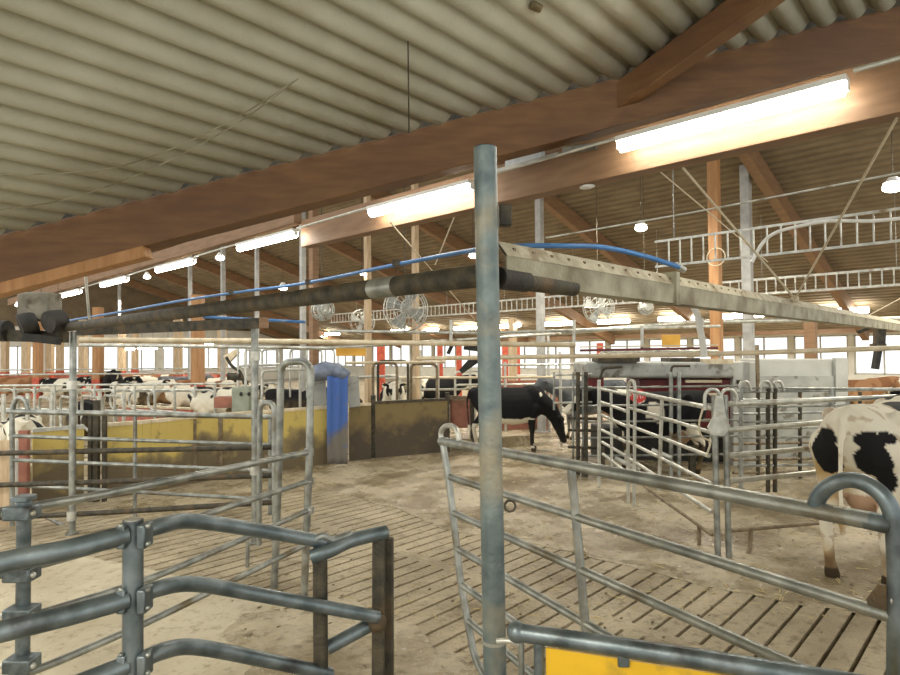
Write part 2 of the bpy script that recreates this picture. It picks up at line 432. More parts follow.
rlab = ['rightmost', 'right of the grey post beneath the roof', 'crossing above the blue pipe right of the tall pole', 'left of the tall pole above the blue pipe']
for i, v in enumerate(vv):
    if v > 44 or v < -5: continue
    s = ['brown roof rafter hidden at the far right end of the dark roof', 'brown roof rafter beside the upper right grey steel post',
         'brown roof rafter sloping down just right of the tall pole', 'brown roof rafter sloping down just left of the tall pole'][i] if i < 4 else None
    if i == 0: continue
    o = MB().beam((5.2, v, rz(5.2) - .25), (27.8, v, rz(27.8) - .25), .22, .44).build('roof_rafter', wood_mid)
    tag(o, s or 'brown roof rafter among the far left ones seen above the overhead tube', 'rafter', 'rafters under the far dark roof' if i >= 4 else None)

# ------------------------------------------------------------------ far walls, windows
def wall_with_windows():
    # right wall at u=32 running along v
    U = 32.0; zs0, zs1 = .95, 2.55
    mb = MB(); wm = MB()
    mb.beam((U, -2, zs0 / 2), (U, 45, zs0 / 2), .2, zs0)
    mb.beam((U, -2, 2.95), (U, 45, 2.95), .2, .5)
    v = 1.0; k = 0; idx = 0
    while v < 44:
        mb.beam((U, v, zs0), (U, v, 2.72), .2, .22, Vector((0, 1, 0)))
        fr = MB(); y0, y1 = v + .11, v + 2.29
        fr.beam((U, y0, zs0 + .03), (U, y1, zs0 + .03), .1, .07); fr.beam((U, y0, 2.68), (U, y1, 2.68), .1, .07)
        for q in (y0 + .03, (y0 + y1) / 2, y1 - .03): fr.beam((U, q, zs0), (U, q, 2.7), .1, .06, Vector((0, 1, 0)))
        idx += 1
        w = fr.build('window_%d' % idx, frame_mat, smooth=0); struct(w)
        gl = MB().beam((U + .03, y0, (zs0 + 2.7) / 2), (U + .03, y1, (zs0 + 2.7) / 2), .01, 1.7).build('pane', pane_mat, w, smooth=0)
        v += 2.4
    struct(mb.build('wall_right', white_wall, smooth=0))
    V = 45.0
    mb = MB()
    mb.beam((-22, V, zs0 / 2), (32, V, zs0 / 2), .2, zs0)
    mb.beam((-22, V, 3.3), (32, V, 3.3), .2, 1.2)
    u = -14.0
    while u < 31.5:
        mb.beam((u, V, zs0), (u, V, 2.72), .5, .2, Vector((0, 1, 0)))
        fr = MB(); y0, y1 = u + .25, u + 2.15
        fr.beam((y0, V, zs0 + .03), (y1, V, zs0 + .03), .1, .07); fr.beam((y0, V, 2.68), (y1, V, 2.68), .1, .07)
        for q in (y0 + .03, (y0 + y1) / 2, y1 - .03): fr.beam((q, V, zs0), (q, V, 2.7), .06, .1, Vector((0, 1, 0)))
        idx += 1
        w = fr.build('window_%d' % idx, frame_mat, smooth=0); struct(w)
        MB().beam((y0, V + .03, (zs0 + 2.7) / 2), (y1, V + .03, (zs0 + 2.7) / 2), .01, 1.7).build('pane', pane_mat, w, smooth=0)
        u += 2.4
    struct(mb.build('wall_back', white_wall, smooth=0))
    mb = MB(); mb.beam((-22, V, 7.6), (32, V, 7.6), .1, 7.4); struct(mb.build('wall_gable', roof_far, smooth=0))
    mb = MB(); mb.beam((27.9, -6, 2.95), (27.9, 45, 2.95), .25, .5); struct(mb.build('trim_1', wood_mid, smooth=0))
pane_mat, nt_, b_ = newmat('dusty_pane')
b_.inputs['Base Color'].default_value = (.9, .95, 1, 1); b_.inputs['Roughness'].default_value = .25
b_.inputs['Transmission Weight'].default_value = 1.0; b_.inputs['IOR'].default_value = 1.02; b_.inputs['Alpha'].default_value = .6
wall_with_windows()

# ------------------------------------------------------------------ lamps
uL = 4.26
plL = plU(uL)
lp = plL(728, 115); vL = lp.y + .06; zL = 3.66
spv = 3.0
first = None
lamp_lab = ['largest bright tube lamp at the upper right under the brown beam', 'bright tube lamp just left of the tall pole top',
            'third bright tube lamp from the right, left of the timber column', 'fourth bright tube lamp from the right in the near row',
            'fifth bright tube lamp from the right in the near row', 'sixth bright tube lamp from the right, above the grey motor box',
            'seventh bright tube lamp, at the left edge of the frame']
def lamp(x, y, z, label, group=None, L=1.5, w=.095, parts=True):  # tube drawn thicker to stand in for the glare around it
    t = thing('tube_lamp', (x, y, z), label, 'lamp', group)
    MB().beam((x, y - L / 2, z + .05), (x, y + L / 2, z + .05), .11, .035).build('lamp_housing', lamp_body, t)
    mb = MB(); mb.tube([(x, y - L / 2 + .02, z), (x, y - L / 2 + .03, z), (x, y + L / 2 - .03, z), (x, y + L / 2 - .02, z)], w / 2, 12)
    mb.build('lamp_tube', lamp_on, t)
    if parts:
        for s in (-1, 1): MB().beam((x, y + s * L / 2 - .04 * s, z + .005), (x, y + s * (L / 2 + .005), z + .005), .05, .05).build('end_cap', lamp_body, t.children[0])
    return t
for i in range(8):
    if i < 7: lamp(uL, vL + i * spv, zL - .02 * i, lamp_lab[i], None)
for i in range(7):
    a = (uL, vL + i * spv + .78, zL + .07 - .02 * i); b = (uL, vL + (i + 1) * spv - .78, zL + .05 - .02 * i)
    tag(MB().tube([a, b], .014, 8).build('cable_conduit', galv_light), 'thin metal conduit joining two tube lamps in the near row', 'conduit', 'conduits between the near tube lamps')
tag(MB().tube([(uL, vL - .78, zL + .09), (uL, vL - 3.5, zL + .09)], .016, 8).build('cable_conduit', galv_light), 'shiny conduit running off to the right from the largest tube lamp', 'conduit')
# hangers of the near lamps go up to the beam
# unlit fitting behind the pole top
t = thing('unlit_tube_fitting', (4.36, plL(540, 155).y, 3.7), 'unlit blue-white tube fitting on the beam right of the tall pole top', 'lamp')
pa = plL(503, 163); pb = plL(539, 152)
MB().beam((uL + .06, pa.y, pa.z), (uL + .06, pb.y, pa.z), .06, .07).build('diffuser', off_tube, t)
pa = plL(497, 171); pb = plL(558, 153)
MB().beam((uL, pa.y, pa.z), (uL, pb.y, pa.z), .03, .03).build('tray_edge', galv_light, t)
pa = plL(560, 152); pb = plL(594, 141)
tag(MB().beam((uL + .05, pa.y, pa.z + .02), (uL + .05, pb.y, pb.z - .03), .04, .05).build('cable_bracket', galv), 'grey cable bracket on the beam between unlit fitting and largest lamp', 'bracket')
p = plL(573, 189); p.z = 3.47
tag(MB().sphere((4.48, p.y, 3.475), .05, .07, .02).build('sensor_disc', white_plastic), 'small white oval sensor under the brown beam', 'sensor')

# second row of lamps at the far eaves
uR = 25.0; plR = plU(uR)
v1_ = plR(842, 303).y; 
for i, px in enumerate([842, 742, 677, 613, 558, 505, 465, 428, 400, 332]):
    p = plR(px, 320)
    nm = ['directly above the grey strap at the right', 'between orange post and grey steel post', 'just left of the orange timber post', 'above the red milking box left end', 'second lamp right of the tall pole at the far eave', 'just right of the tall pole at the far eave',
          'just left of the tall pole at the far eave', 'second left of the tall pole at the far eave', 'beneath the round cage fan at the far eave', 'farthest left, above the orange board'][i]
    lamp(uR, p.y, 3.42, 'small far tube lamp ' + nm, 'tube lamps along the far eave', 1.6, .2, False)  # extra tube width stands for the bloom of the far lamps
# low lamps far left
for i, (px, py) in enumerate([(130, 349), (142, 348), (153, 348), (168, 347), (182, 347), (209, 345)]):
    p = W(px, py, 33)
    t = thing('tube_lamp', p, 'distant tube lamp %s in the cluster above the cow cubicles' % ['leftmost', 'second from left', 'third from left', 'fourth from left', 'fifth from left', 'rightmost'][i], 'lamp', 'distant lamps above the cow cubicles')
    MB().tube([p + UP * .1, at_z(p, 3.9)], .012, 6).build('hanger_rod', galv, t)
    MB().beam(p - Vector((.2, 0, 0)), p + Vector((.2, 0, 0)), .2, .12).build('lamp_tube', lamp_on, t)
    MB().beam(p + Vector((-.22, 0, .09)), p + Vector((.22, 0, .09)), .22, .04).build('lamp_housing', lamp_body, t)
# round LED lamps
for px, py, Z, r, lab in [(641, 228, 11, .11, 'round bright lamp hanging right of the tall pole above the blue pipe'),
                          (893, 187, 9, .14, 'round bright lamp at the right edge above the cable ladder'),
                          (220, 258, 14, .10, 'round bright lamp just left of the third tube lamp'),
                          (283, 288, 14, .10, 'round bright lamp below the third tube lamp over the blue pipe'),
                          (363, 274, 15, .07, 'small round lamp beside the left cream post'),
                          (473, 256, 13, .09, 'round bright lamp touching the left side of the tall pole'),
                          (147, 277, 14, .08, 'round bright lamp between the fourth and fifth tube lamps'),
                          (20, 305, 13, .09, 'round bright lamp left of the grey motor box'),
                          (58, 302, 14, .07, 'round bright lamp right of the grey motor box'),
                          (518, 325, 20, .12, 'round bright lamp low beside the tall pole at the far eave')]:
    p = W(px, py, Z)
    t = thing('round_lamp', p, lab, 'lamp')
    MB().sphere(p, r, r, r * .55).build('lamp_lens', spot_on, t)
    MB().tube([p + UP * r * .45, p + UP * (r * .45 + .08)], r * .9, 12, r2=r * .4).build('lamp_body', lamp_body, t)
    top = rz(p.x) if p.x > 5 else 4.0
    if top > p.z + .3: MB().tube([p + UP * .1, at_z(p, top)], .006, 6).build('hanging_rod', galv_dark, t)

# ------------------------------------------------------------------ posts behind
def post(px, u, w, mat, label, z1=None, foot=None, name='steel_post', fh=1.15, cap=True):
    p = plU(u)(px, 352); q = Vector((p.x, p.y, 0)); top = z1 if z1 else rz(u) - .02
    t = thing(name, q, label, 'post')
    MB().beam(q + UP * (fh if foot else 0), q + UP * top, w, w, Vector((0, 1, 0))).build('shaft', mat, t, bevel=.004)
    if foot: MB().beam(q, q + UP * fh, w * 1.12, w * 1.12, Vector((0, 1, 0))).build('post_foot', foot, t)
    else: MB().box(q + UP * .01, w * 2, w * 2, .02).build('base_plate', mat, t)
    return t
steelp = M_noise('grey_post_paint', (.34, .34, .33), (.48, .48, .46), 5, .5, .2)
post(749, 15.5, .21, steelp, 'tall grey steel post left of the pale cabinets at the right')
post(541, 13.2, .17, steelp, 'tall grey steel post just right of the tall foreground pole')
post(416, 10.2, .13, wood_pale, 'pale post crossing the blue pipe left of the tall pole', name='timber_post')
post(368, 9.5, .13, wood_pale, 'cream post with red foot behind the olive barrier', name='timber_post')
post(303, 8.6, .12, steelp, 'grey steel post just left of the timber column below third lamp')
post(257, 9.0, .10, steelp, 'grey steel post directly above the second frame pole')
post(223, 9.4, .12, steelp, 'grey steel post crossing the blue pipe further left')
post(190, 9.8, .12, steelp, 'grey steel post behind the fourth tube lamp')
post(119, 12, .14, steelp, 'grey steel post behind the fifth tube lamp')
post(717, 13.6, .21, wood_orange, 'tall orange timber post carrying the coiled ring behind the cable ladder', name='timber_post')
post(314, 7.9, .16, wood_mid, 'brown timber column standing left of the cage fan', name='timber_post')
post(811, 19.5, .28, wood_mid, 'brown timber post behind the pale grey cabinet', 3.2, name='timber_post')
post(513, 16, .2, wood_pale, 'thin brown timber post right behind the tall pole', 3.2, name='timber_post')
# far left timber columns with red feet
def fpost(px, Z, w, mat, label):
    p = XY(px, Z); t = thing('timber_post', p, label, 'post')
    MB().beam(p + UP * 1.2, p + UP * 3.9, w, w, fwd0).build('shaft', mat, t)
    MB().beam(p, p + UP * 1.2, w * 1.08, w * 1.08, fwd0).build('red_foot', red_foot, t)
fpost(198, 18.5, .30, wood_orange, 'thick orange timber column with red foot left of the leaning flap')
fpost(98, 23, .28, wood_orange, 'orange timber column with red foot left of the black and white cows')
fpost(38, 25, .27, wood_orange, 'orange timber column with red foot behind the motor box')
for px, Z, l in [(5, 34, 'leftmost'), (26, 32, 'left of the second orange column'), (50, 33, 'right of the second orange column'), (60, 36, 'beside the frame pole on its left side'), (83, 31, 'just right of the frame pole'),
                 (122, 34, 'between the first two orange columns'), (178, 27, 'just left of the thickest orange column'), (222, 27, 'behind the leaning flap'), (135, 38, 'behind the distant lamps')]:
    fpost(px, Z, .30, wood_pale, 'distant pale timber column with red foot, ' + l)
for px, Z, l in [(381, 18, 'left of the hooped barriers'), (440, 24, 'left of the tall pole'), (459, 24, 'touching the tall pole on its left'), (505, 24, 'just right of the tall pole'), (517, 24, 'second right of the tall pole'), (600, 24, 'over the milking box')]:
    p = XY(px, Z)
    tag(MB().beam(p, p + UP * 2.4, .22, .22, fwd0).build('red_post', red_foot), 'distant thin red post ' + l, 'post')

# ------------------------------------------------------------------ pipe frame (foreground)
t = thing('frame_pole', XY(490, 2.4), 'tall thick grey pipe pole in the centre foreground', 'pole')
pt = W(485, 148, 2.4); pb_ = Fz(497, 700, 0)
pm = W(495, 675, 2.4); dd = (pm - pt).normalized(); base = pt + dd * ((0 - pt.z) / dd.z)
t.location = base
MB().tube([base, pt], .0455, 28).build('shaft', pole_mat, t)
MB().tube([pt - UP * .002, pt + UP * .004], .041, 20).build('pole_cap', galv_dark, t.children[0])
MB().box(base + UP * .006, .2, .2, .012, .7).build('base_plate', galv, t)
q = W(505, 216, 2.46)
MB().box(q, .06, .05, .085, AZ).build('bracket', galv_dark, t, bevel=.004)
pcl = W(494, 641, 2.4)
MB().tube([pcl - UP * .004, pcl + UP * .008], .049, 20).build('u_bolt', galv_light, t)

ta = W(478, 277, 2.46); tb = W(60, 328, 7.15)
ta2 = W(486, 275, 2.46)
t = thing('overhead_tube', ta, 'long dark overhead tube running left from the tall pole', 'tube')
MB().tube([ta2, tb], .048, 20).build('tube_shaft', galv_dark, t)
q0 = ta2.lerp(tb, .2); 
k1 = W(375, 287, 1); 
def alongt(px, A, B):      # point on A-B seen at column px
    lo, hi = 0.0, 1.0
    def col(s):
        p = A.lerp(B, s) - CAM; return 450 + FPX * p.dot(cr) / p.dot(fwd)
    inc = col(1) > col(0)
    for _ in range(40):
        m = (lo + hi) / 2
        if (col(m) < px) == inc: lo = m
        else: hi = m
    return A.lerp(B, (lo + hi) / 2)
e0 = alongt(373, ta2, tb); e1 = alongt(397, ta2, tb)
MB().tube([e0, e1], .0488, 20).build('zinc_patch', galv, t)
# short stub on the right, below the trough
s0 = W(498, 278, 2.50); s1 = W(573, 288, 2.92)
t = thing('tube_stub', s0, 'short dark tube stub under the trough just right of the pole', 'tube')
MB().tube([s0, s1], .040, 18).build('tube_shaft', galv_dark, t)
MB().tube([s0, s0.lerp(s1, .33)], .046, 18).build('sleeve', black_mat, t)

# second overhead tube with timber end
b0 = W(262, 323, 6.62); b1 = W(80, 331, 7.4)
t = thing('overhead_tube', b0, 'short dark boxed overhead bar ending in brown wood above the second pole', 'bar')
MB().beam(b0, b1, .10, .11).build('bar', galv_dark, t)
MB().beam(b0, b0 + (b0 - b1).normalized() * .05, .105, .115).build('wood_end', wood_mid, t)

def pole(px, ztop, base_py, r, mat, label, name='frame_pole', clamps=()):
    b = Fz(px, base_py); Z = (b - CAM).dot(fwd)
    t = thing(name, b, label, 'pole')
    MB().tube([b, at_z(b, ztop)], r, 16).build('shaft', mat, t)
    MB().tube([b, b + UP * .015], r * 2, 12).build('base_plate', mat, t)
    for py in clamps:
        c = W(px, py, Z); MB().tube([c - UP * .05, c + UP * .05], r * 1.45, 14).build('clamp', galv_light, t)
    return t
pole(72, 2.38, 534, .038, galv, 'thin grey frame pole at the left below the motor box', clamps=(385, 516))
pole(255, 2.38, 543, .038, galv, 'thin grey frame pole left of the tall hoop', clamps=(356, 470))

# motor box on the left frame corner
q = W(40, 308, 6.9)
winch_paint = M_noise('dirty_grey_winch_paint', (.13, .12, .09), (.24, .22, .17), 6, .7, c3=(.08, .06, .035), s3=5)
t = thing('winch_motor', W(43, 340, 6.9), 'grey motor box with dark winch parts on the overhead frame corner', 'motor')
MB().box(W(40, 307, 6.95), .36, .25, .32, AZ - PI / 2).build('motor_box', winch_paint, t, bevel=.02)
MB().tube([W(20, 326, 6.8), W(36, 322, 6.9)], .13, 16).build('drum', black_mat, t)
MB().tube([W(48, 322, 6.75), W(62, 320, 6.9)], .12, 16).build('drum', black_mat, t)
MB().tube([W(2, 331, 6.9), W(8, 331, 6.9)], .12, 16).build('drum', black_mat, t)
MB().beam(W(-25, 335, 6.9), W(66, 337, 7.05), .16, .13).build('mounting_bar', galv_dark, t)
MB().beam(W(24, 337, 6.8), W(60, 341, 6.9), .12, .09).build('bracket', black_mat, t)
tag(MB().tube([W(41, 294, 6.9), W(40, 250, 6.9)], .008, 6).build('hanging_rod', brown_bar), 'thin brown rod rising from the grey motor box', 'rod')
tag(MB().tube([W(85, 270, 6.5), W(90, 326, 6.7)], .014, 8).build('hanging_rod', galv_light), 'thin pale rod hanging right of the motor box onto the tube', 'rod')

# ------------------------------------------------------------------ trough along u
g0 = W(507, 262, 2.50)
udir = Vector((1, 0, 0))
Lg = 11.5
def gutter():
    t = thing('metal_trough', g0, 'long dusty metal trough running away right from the tall pole', 'trough')
    y = g0.y; x0 = g0.x; z0 = g0.z - .085
    # web facing the camera side (outer face) ; cross section in v,z
    sec = [(0, 0), (0, .115), (.05, .175), (.09, .165), (.09, .155), (.052, .163), (.008, .11), (.008, .008), (.11, .008), (.11, 0)]
    mid = x0 + 1.65
    for a, b, nm in ((x0, mid - .012, 'trough_length'), (mid, x0 + Lg, 'trough_length')):
        MB().prism([(a, y + s[0], z0 + s[1]) for s in sec], (b - a, 0, 0)).build(nm, gutter_mat, t, smooth=0)
        o = MB().prism([(a, y + s[0], z0 + s[1]) for s in [(-.003, .112), (.048, .178), (.06, .178), (.008, .112)]], (b - a, 0, 0)).build('lip', gutter_edge, t, smooth=0)
    MB().box((mid - .006, y + .05, z0 + .09), .05, .13, .2).build('joint_plate', gutter_mat, t)
    x = x0 + .08
    while x < x0 + 3:
        MB().box((x, y + .025, z0 + .148), .014, .01, .014).build('punched_hole', brown_bar, t.children[1], smooth=0); x += .14
gutter()
# ropes holding the trough
pr = alongt(795, Vector((g0.x, g0.y, g0.z + .09)), Vector((g0.x + Lg, g0.y, g0.z + .09)))
t = thing('rope_hanger', pr, 'pale V-shaped rope tying the trough up to the beam', 'rope')
ra = bB(683, 168); rb = bB(897, 118)
mb = MB(); mb.tube([pr, ra], .009, 8); mb.build('rope', rope_mat, t)
mb = MB(); mb.tube([pr, rb], .009, 8); mb.build('rope', rope_mat, t)
MB().sphere(pr, .035).build('knot', rope_mat, t)
p9 = W(835, 303, 9.0)
for a, b, Za, Zb, lab in [((640, 155), (768, 262), 6.5, 12, 'thin pale cord crossing behind the upper right steel post'), ((390, 222), (475, 320), 6.0, 9, 'thin pale cord slanting down left of the tall pole'),
                          ((455, 215), (435, 265), 7.0, 7.2, 'short pale cord beside the left roof rafter'), ((905, 296), (860, 320), 10, 10.2, 'pale cord slanting to the trough end at the right edge')]:
    tag(MB().tube([W(*a, Za), W(*b, Zb)], .008, 6).build('cord', rope_mat), lab, 'cord')
# dark strap bracket near trough's far end
t = thing('strap_bracket', W(880, 322, 9.3), 'dark green strap bracket hanging from the trough at the right', 'bracket')
MB().beam(W(880, 322, 9.2), W(879, 345, 9.2), .1, .14, fwd0).build('hanger', galv_dark, t)
MB().beam(W(879, 345, 9.2), W(875, 369, 9.2), .07, .09, fwd0).build('strap', black_mat, t)
MB().box(W(878, 347, 9.2), .2, .12, .1, AZ).build('clamp', galv_dark, t)
MB().beam(W(858, 332, 9.2), W(884, 322, 9.2), .06, .05).build('arm', galv_dark, t)

# ------------------------------------------------------------------ blue hose
hz = .85
pts = [W(60, 322, 13.0), W(120, 312, 11.5), W(180, 301, 10.0), W(240, 292, 8.9), W(300, 284, 8.0), W(400, 264, 6.2), W(475, 250, 5.2), W(520, 246, 4.9), W(565, 246, 4.8), W(600, 247, 4.9), W(640, 255, 5.0), W(679, 267, 5.1)]
t = thing('blue_pipe', pts[2], 'long blue plastic pipe crossing behind the tall pole', 'pipe')
MB().tube(curve(pts, 8), .021, 12).build('hose', blue_hose, t)
MB().tube([W(676, 265, 5.1), W(684, 270, 5.15)], .028, 12).build('hose_clamp', galv_light, t)
for px, py, Z in ((232, 292, 9.0), (309, 282, 7.8), (397, 263, 6.2)):
    MB().box(W(px, py, Z), .09, .05, .06, AZ - PI / 2).build('pipe_clip', galv_dark, t)
t = thing('white_elbow_pipe', W(692, 300, 6), 'white bent drain pipe coming down below the trough', 'pipe')
MB().tube(fillet([W(686, 295, 6.0), W(697, 312, 6.0), W(703, 345, 6.0), W(704, 357, 6.0)], .1), .032, 12).build('pipe_shaft', white_plastic, t)
MB().tube([W(699, 318, 6.0), W(700, 325, 6.0)], .04, 12).build('collar', white_plastic, t)
tag(MB().tube([W(203, 317, 7.6), W(305, 322, 8.4)], .02, 8).build('water_pipe', blue_hose), 'pale blue straight pipe just below the overhead tube', 'pipe')
tag(MB().tube([W(573, 290, 2.95), W(690, 305, 4.3)], .006, 6).build('wire', galv_light), 'thin bright wire under the trough beyond the tube stub', 'wire')

# ------------------------------------------------------------------ cable ladders
def ladder(u, z0, z1, va, vb, step, r, rr, mat, label):
    t = thing('cable_ladder', (u, va, z0), label, 'cable ladder')
    for z in (z0, z1): MB().beam((u, va, z), (u, vb, z), r, r * 1.4).build('side_rail', mat, t)
    n = int((vb - va) / step)
    for k in range(min(n, 99)):
        v = va + (k + .5) * step
        MB().beam((u, v, z0), (u, v, z1), rr, rr).build('rung', mat, t, smooth=0)
    for k in range(0, int((vb - va) / 3) + 1):
        v = min(va + k * 3 + .3, vb - .1)
        MB().tube([(u, v, z1), (u, v, rz(u))], .006, 6).build('hanger_rod', galv, t)
p_r = plU(8.6)(655, 250)
ladder(8.6, 3.33, 3.70, .4, p_r.y, .165, .022, .018, galv_light, 'near white cable ladder at the right above the trough')
lf = plU(18.0)(330, 310).y
ladder(18.0, 3.62, 4.02, 2.0, lf, (lf - 2.0) / 99, .04, .03, galv_light, 'far long cable ladder running behind the trough')
pts = [plU(8.58)(*p) for p in [(752, 262), (762, 244), (775, 233), (800, 226), (830, 221), (870, 221), (905, 218)]]
tag(MB().tube(curve(pts, 6), .022, 10).build('white_hose', white_plastic), 'white hose lying along the near cable ladder', 'hose')
c = plU(13.35)(716, 257)
tag(MB().tube([c + Vector((0, .19 * math.cos(a), .19 * math.sin(a))) for a in [2 * PI * k / 20 for k in range(20)]], .012, 8, True).build('cable_coil', rope_mat), 'coiled pale cable ring hung on the orange timber post', 'cable')
tag(MB().tube([W(546, 238, 9), W(690, 213, 8), W(905, 172, 6.5)], .012, 8).build('cable_conduit', galv_light), 'thin pale pipe running under the dark roof at the right', 'conduit')

# ------------------------------------------------------------------ fans
def fan(px, py, Z, r, label, cagem=None):
    c = W(px, py, Z); ax = (CAM - c); ax.z = 0; ax.normalize(); ax = (ax + Vector((.3, -.2, 0))).normalized()
    e1 = ax.cross(UP).normalized(); e2 = UP
    t = thing('cage_fan', c - UP * r, label, 'fan')
    mb = MB()
    for k, (rr, o) in enumerate([(r, 0), (r * .98, .1), (r * .7, .16), (r * .4, .18)]):
        mb.tube([c + e1 * rr * math.cos(a) + e2 * rr * math.sin(a) + ax * o for a in [2 * PI * j / 28 for j in range(28)]], .008, 6, True)
    for j in range(20):
        a = 2 * PI * j / 20; d = e1 * math.cos(a) + e2 * math.sin(a)
        mb.tube([c + d * r, c + d * r * .98 + ax * .1, c + d * r * .4 + ax * .18, c + ax * .18], .005, 5)
    mb.build('cage', galv_light, t)
    MB().sphere(c, .09).build('motor', grey_top, t)
    mb = MB()
    for j in range(4):
        a = 2 * PI * j / 4 + .4; d = e1 * math.cos(a) + e2 * math.sin(a); n = e1 * -math.sin(a) + e2 * math.cos(a)
        mb.prism([c + d * .08 - n * .04, c + d * r * .88 - n * .12 + ax * .03, c + d * r * .88 + n * .12 - ax * .03, c + d * .08 + n * .04], ax * .01)
    mb.build('blades', grey_top, t)
    top = rz(c.x) if c.x > 5 else 4
    MB().tube([c + UP * r, at_z(c, top)], .008, 6).build('hanging_rod', galv_dark, t)
fan(405, 309, 9, .33, 'round wire cage fan hanging left of the tall pole')
fan(598, 308, 14, .36, 'round wire cage fan behind the trough right of the pole')
fan(645, 308, 14, .16, 'small white fan hanging behind the trough')
fan(362, 322, 20, .42, 'distant pale cage fan beside the brown timber column')
fan(322, 310, 10, .18, 'small pale fan on the brown timber column')

# ------------------------------------------------------------------ long pipes at eye level
def rail(pts, r, mat, label, name='overhead_pipe', cat='pipe'):
    return tag(MB().tube(pts, r, 12).build(name, mat), label, cat)
cream = M_noise('cream_pipe', (.55, .46, .30), (.72, .63, .46), 8, .5, .2)
rail([W(80, 340, 8.0), W(250, 341, 8.2), W(575, 345, 8.6)], .036, cream, 'upper long cream pipe running level behind the second frame pole')
rail([W(417, 358.5, 8.4), W(700, 354.5, 7.6), W(925, 347, 7.0)], .03, cream, 'lower long cream pipe running level behind the tall pole to the right edge')
rail([W(80, 345, 10), W(330, 348, 10), W(600, 331, 15)], .03, galv_light, 'thin grey pipe under the upper long cream pipe')
rail([W(330, 331, 12), W(480, 333, 12), W(720, 326, 12)], .03, galv_light, 'thin pale pipe above the long cream pipes')
rail([W(480, 338, 14), W(700, 322, 14), W(930, 318, 14)], .05, galv_light, 'wide pale pipe below the far tube lamps at the right')
t = thing('hanging_board', W(648, 349, 7.5), 'thin dark red board with pale edge above the milking box', 'board')
MB().beam(W(580, 350.5, 7.7), W(717, 348, 7.3), .15, .03).build('board', red_dark, t)
MB().beam(W(580, 347, 7.7), W(717, 345, 7.3), .15, .015).build('pale_edge', cream, t)
for px, a, b, Z, lab in [(574, 320, 345, 8.6, 'at the end of the upper cream pipe'), (642, 326, 349, 7.6, 'above the dark red board'), (451, 320, 345, 8.5, 'left of the tall pole')]:
    tag(MB().tube([W(px, a, Z), W(px, b, Z)], .022, 8).build('pipe_hanger', galv_light), 'short vertical hanger ' + lab, 'hanger')
# dark flap pieces on pipes
tag(MB().prism([W(470, 358, 8.4), W(485, 358, 8.35), W(462, 374, 8.4), W(459, 370, 8.4)], fwd0 * .05).build('dark_flap', black_mat, smooth=0), 'dark triangular flap hanging from the lower cream pipe', 'flap')
tag(MB().beam(W(453, 343, 8.5), W(448, 354, 8.5), .05, .05).build('dark_clip', black_mat), 'small dark clip hanging below the upper cream pipe', 'clip')
tag(MB().beam(W(464, 346, 8.5), W(478, 348, 8.5), .08, .1).build('dark_clip', black_mat), 'dark block on the upper cream pipe beside the tall pole', 'clip')
tag(MB().beam(W(336, 352, 8.45), W(366, 352, 8.45), .03, .11).build('orange_board', orange_board, bevel=.005), 'orange board hung above the blue curtain', 'board')
tag(MB().beam(W(662, 341, 12), W(680, 341, 12), .05, .24).build('orange_board', orange_board, bevel=.005), 'tan board hung above the milking box', 'board')

# ------------------------------------------------------------------ barrier walls (yellow, olive)
def barrier(pxz, top, mat, capmat, label, name='barrier_wall', th=.08, zb=.0, capt=.05):
    P = [XY(*a) for a in pxz]; P = curve(P, 6) if len(P) > 2 else P
    t = thing(name, P[0], label, 'barrier')
    mb = MB(); cp = MB()
    for i in range(len(P) - 1):
        mb.beam(P[i] + UP * (top + zb) / 2, P[i + 1] + UP * (top + zb) / 2, th, top - zb)
        cp.beam(P[i] + UP * (top + capt / 2), P[i + 1] + UP * (top + capt / 2), th * 1.3, capt)
    mb.build('panel', mat, t, smooth=0); cp.build('cap_rail', capmat, t, smooth=0)
    return t, P
barrier([(33, 8.4), (84, 8.8)], 1.05, ywall, galv_light, 'short yellow barrier wall at the far left beside the red-brown post')
barrier([(107, 9.0), (150, 9.4), (200, 10.1), (262, 10.8), (328, 11.6)], 1.05, ywall, cream, 'long curved stained yellow barrier wall left of the blue curtain')
barrier([(349, 11.9), (370, 12.1)], 1.06, owall, cream, 'narrow olive barrier piece right of the blue curtain')
t, P = barrier([(374, 12.2), (447, 12.9)], 1.08, owall, galv_dark, 'dark olive soiled barrier wall in the middle distance')
for px in (373, 447): 
    p = XY(px, 12.2 if px < 400 else 12.9); MB().beam(p, p + UP * 1.25, .09, .09, fwd0).build('end_post', galv_dark, t)
mb = MB()
for px, Z in ((160, 9.6), (196, 10.05), (222, 10.35), (290, 11.2)):
    p = XY(px, Z) - fwd0 * .07; mb.beam(p, p + UP * 1.04, .07, .02, fwd0)
tag(mb.build('wall_battens', brown_bar, smooth=0), 'rusty vertical battens on the face of the long yellow wall', 'batten')
for px, h, m, w, l in [(91, 1.3, galv_dark, .05, 'leftmost'), (97, 1.45, galv_dark, .07, 'tallest middle'), (105, 1.3, galv_dark, .05, 'right')]:
    p = XY(px, 8.8); tag(MB().beam(p, p + UP * h, w, w, fwd0).build('dark_post', m), l + ' of three dark posts in the gap of the yellow wall', 'post')
p = XY(25, 8.2); tag(MB().beam(p, p + UP * 1.1, .12, .06, fwd0).build('red_brown_post', red_brown), 'red-brown post at the left end of the yellow wall', 'post')
p = XY(17, 8.0); tag(MB().tube([p, p + UP * 1.0], .025, 8).build('white_post', white_plastic), 'thin white upright beside the red-brown post', 'post')
p = XY(3, 7.6); tag(MB().beam(p - UP * 0, p + UP * 1.05, .26, .05, fwd0).build('plank', wood_pale), 'pale orange plank standing at the left edge', 'plank')

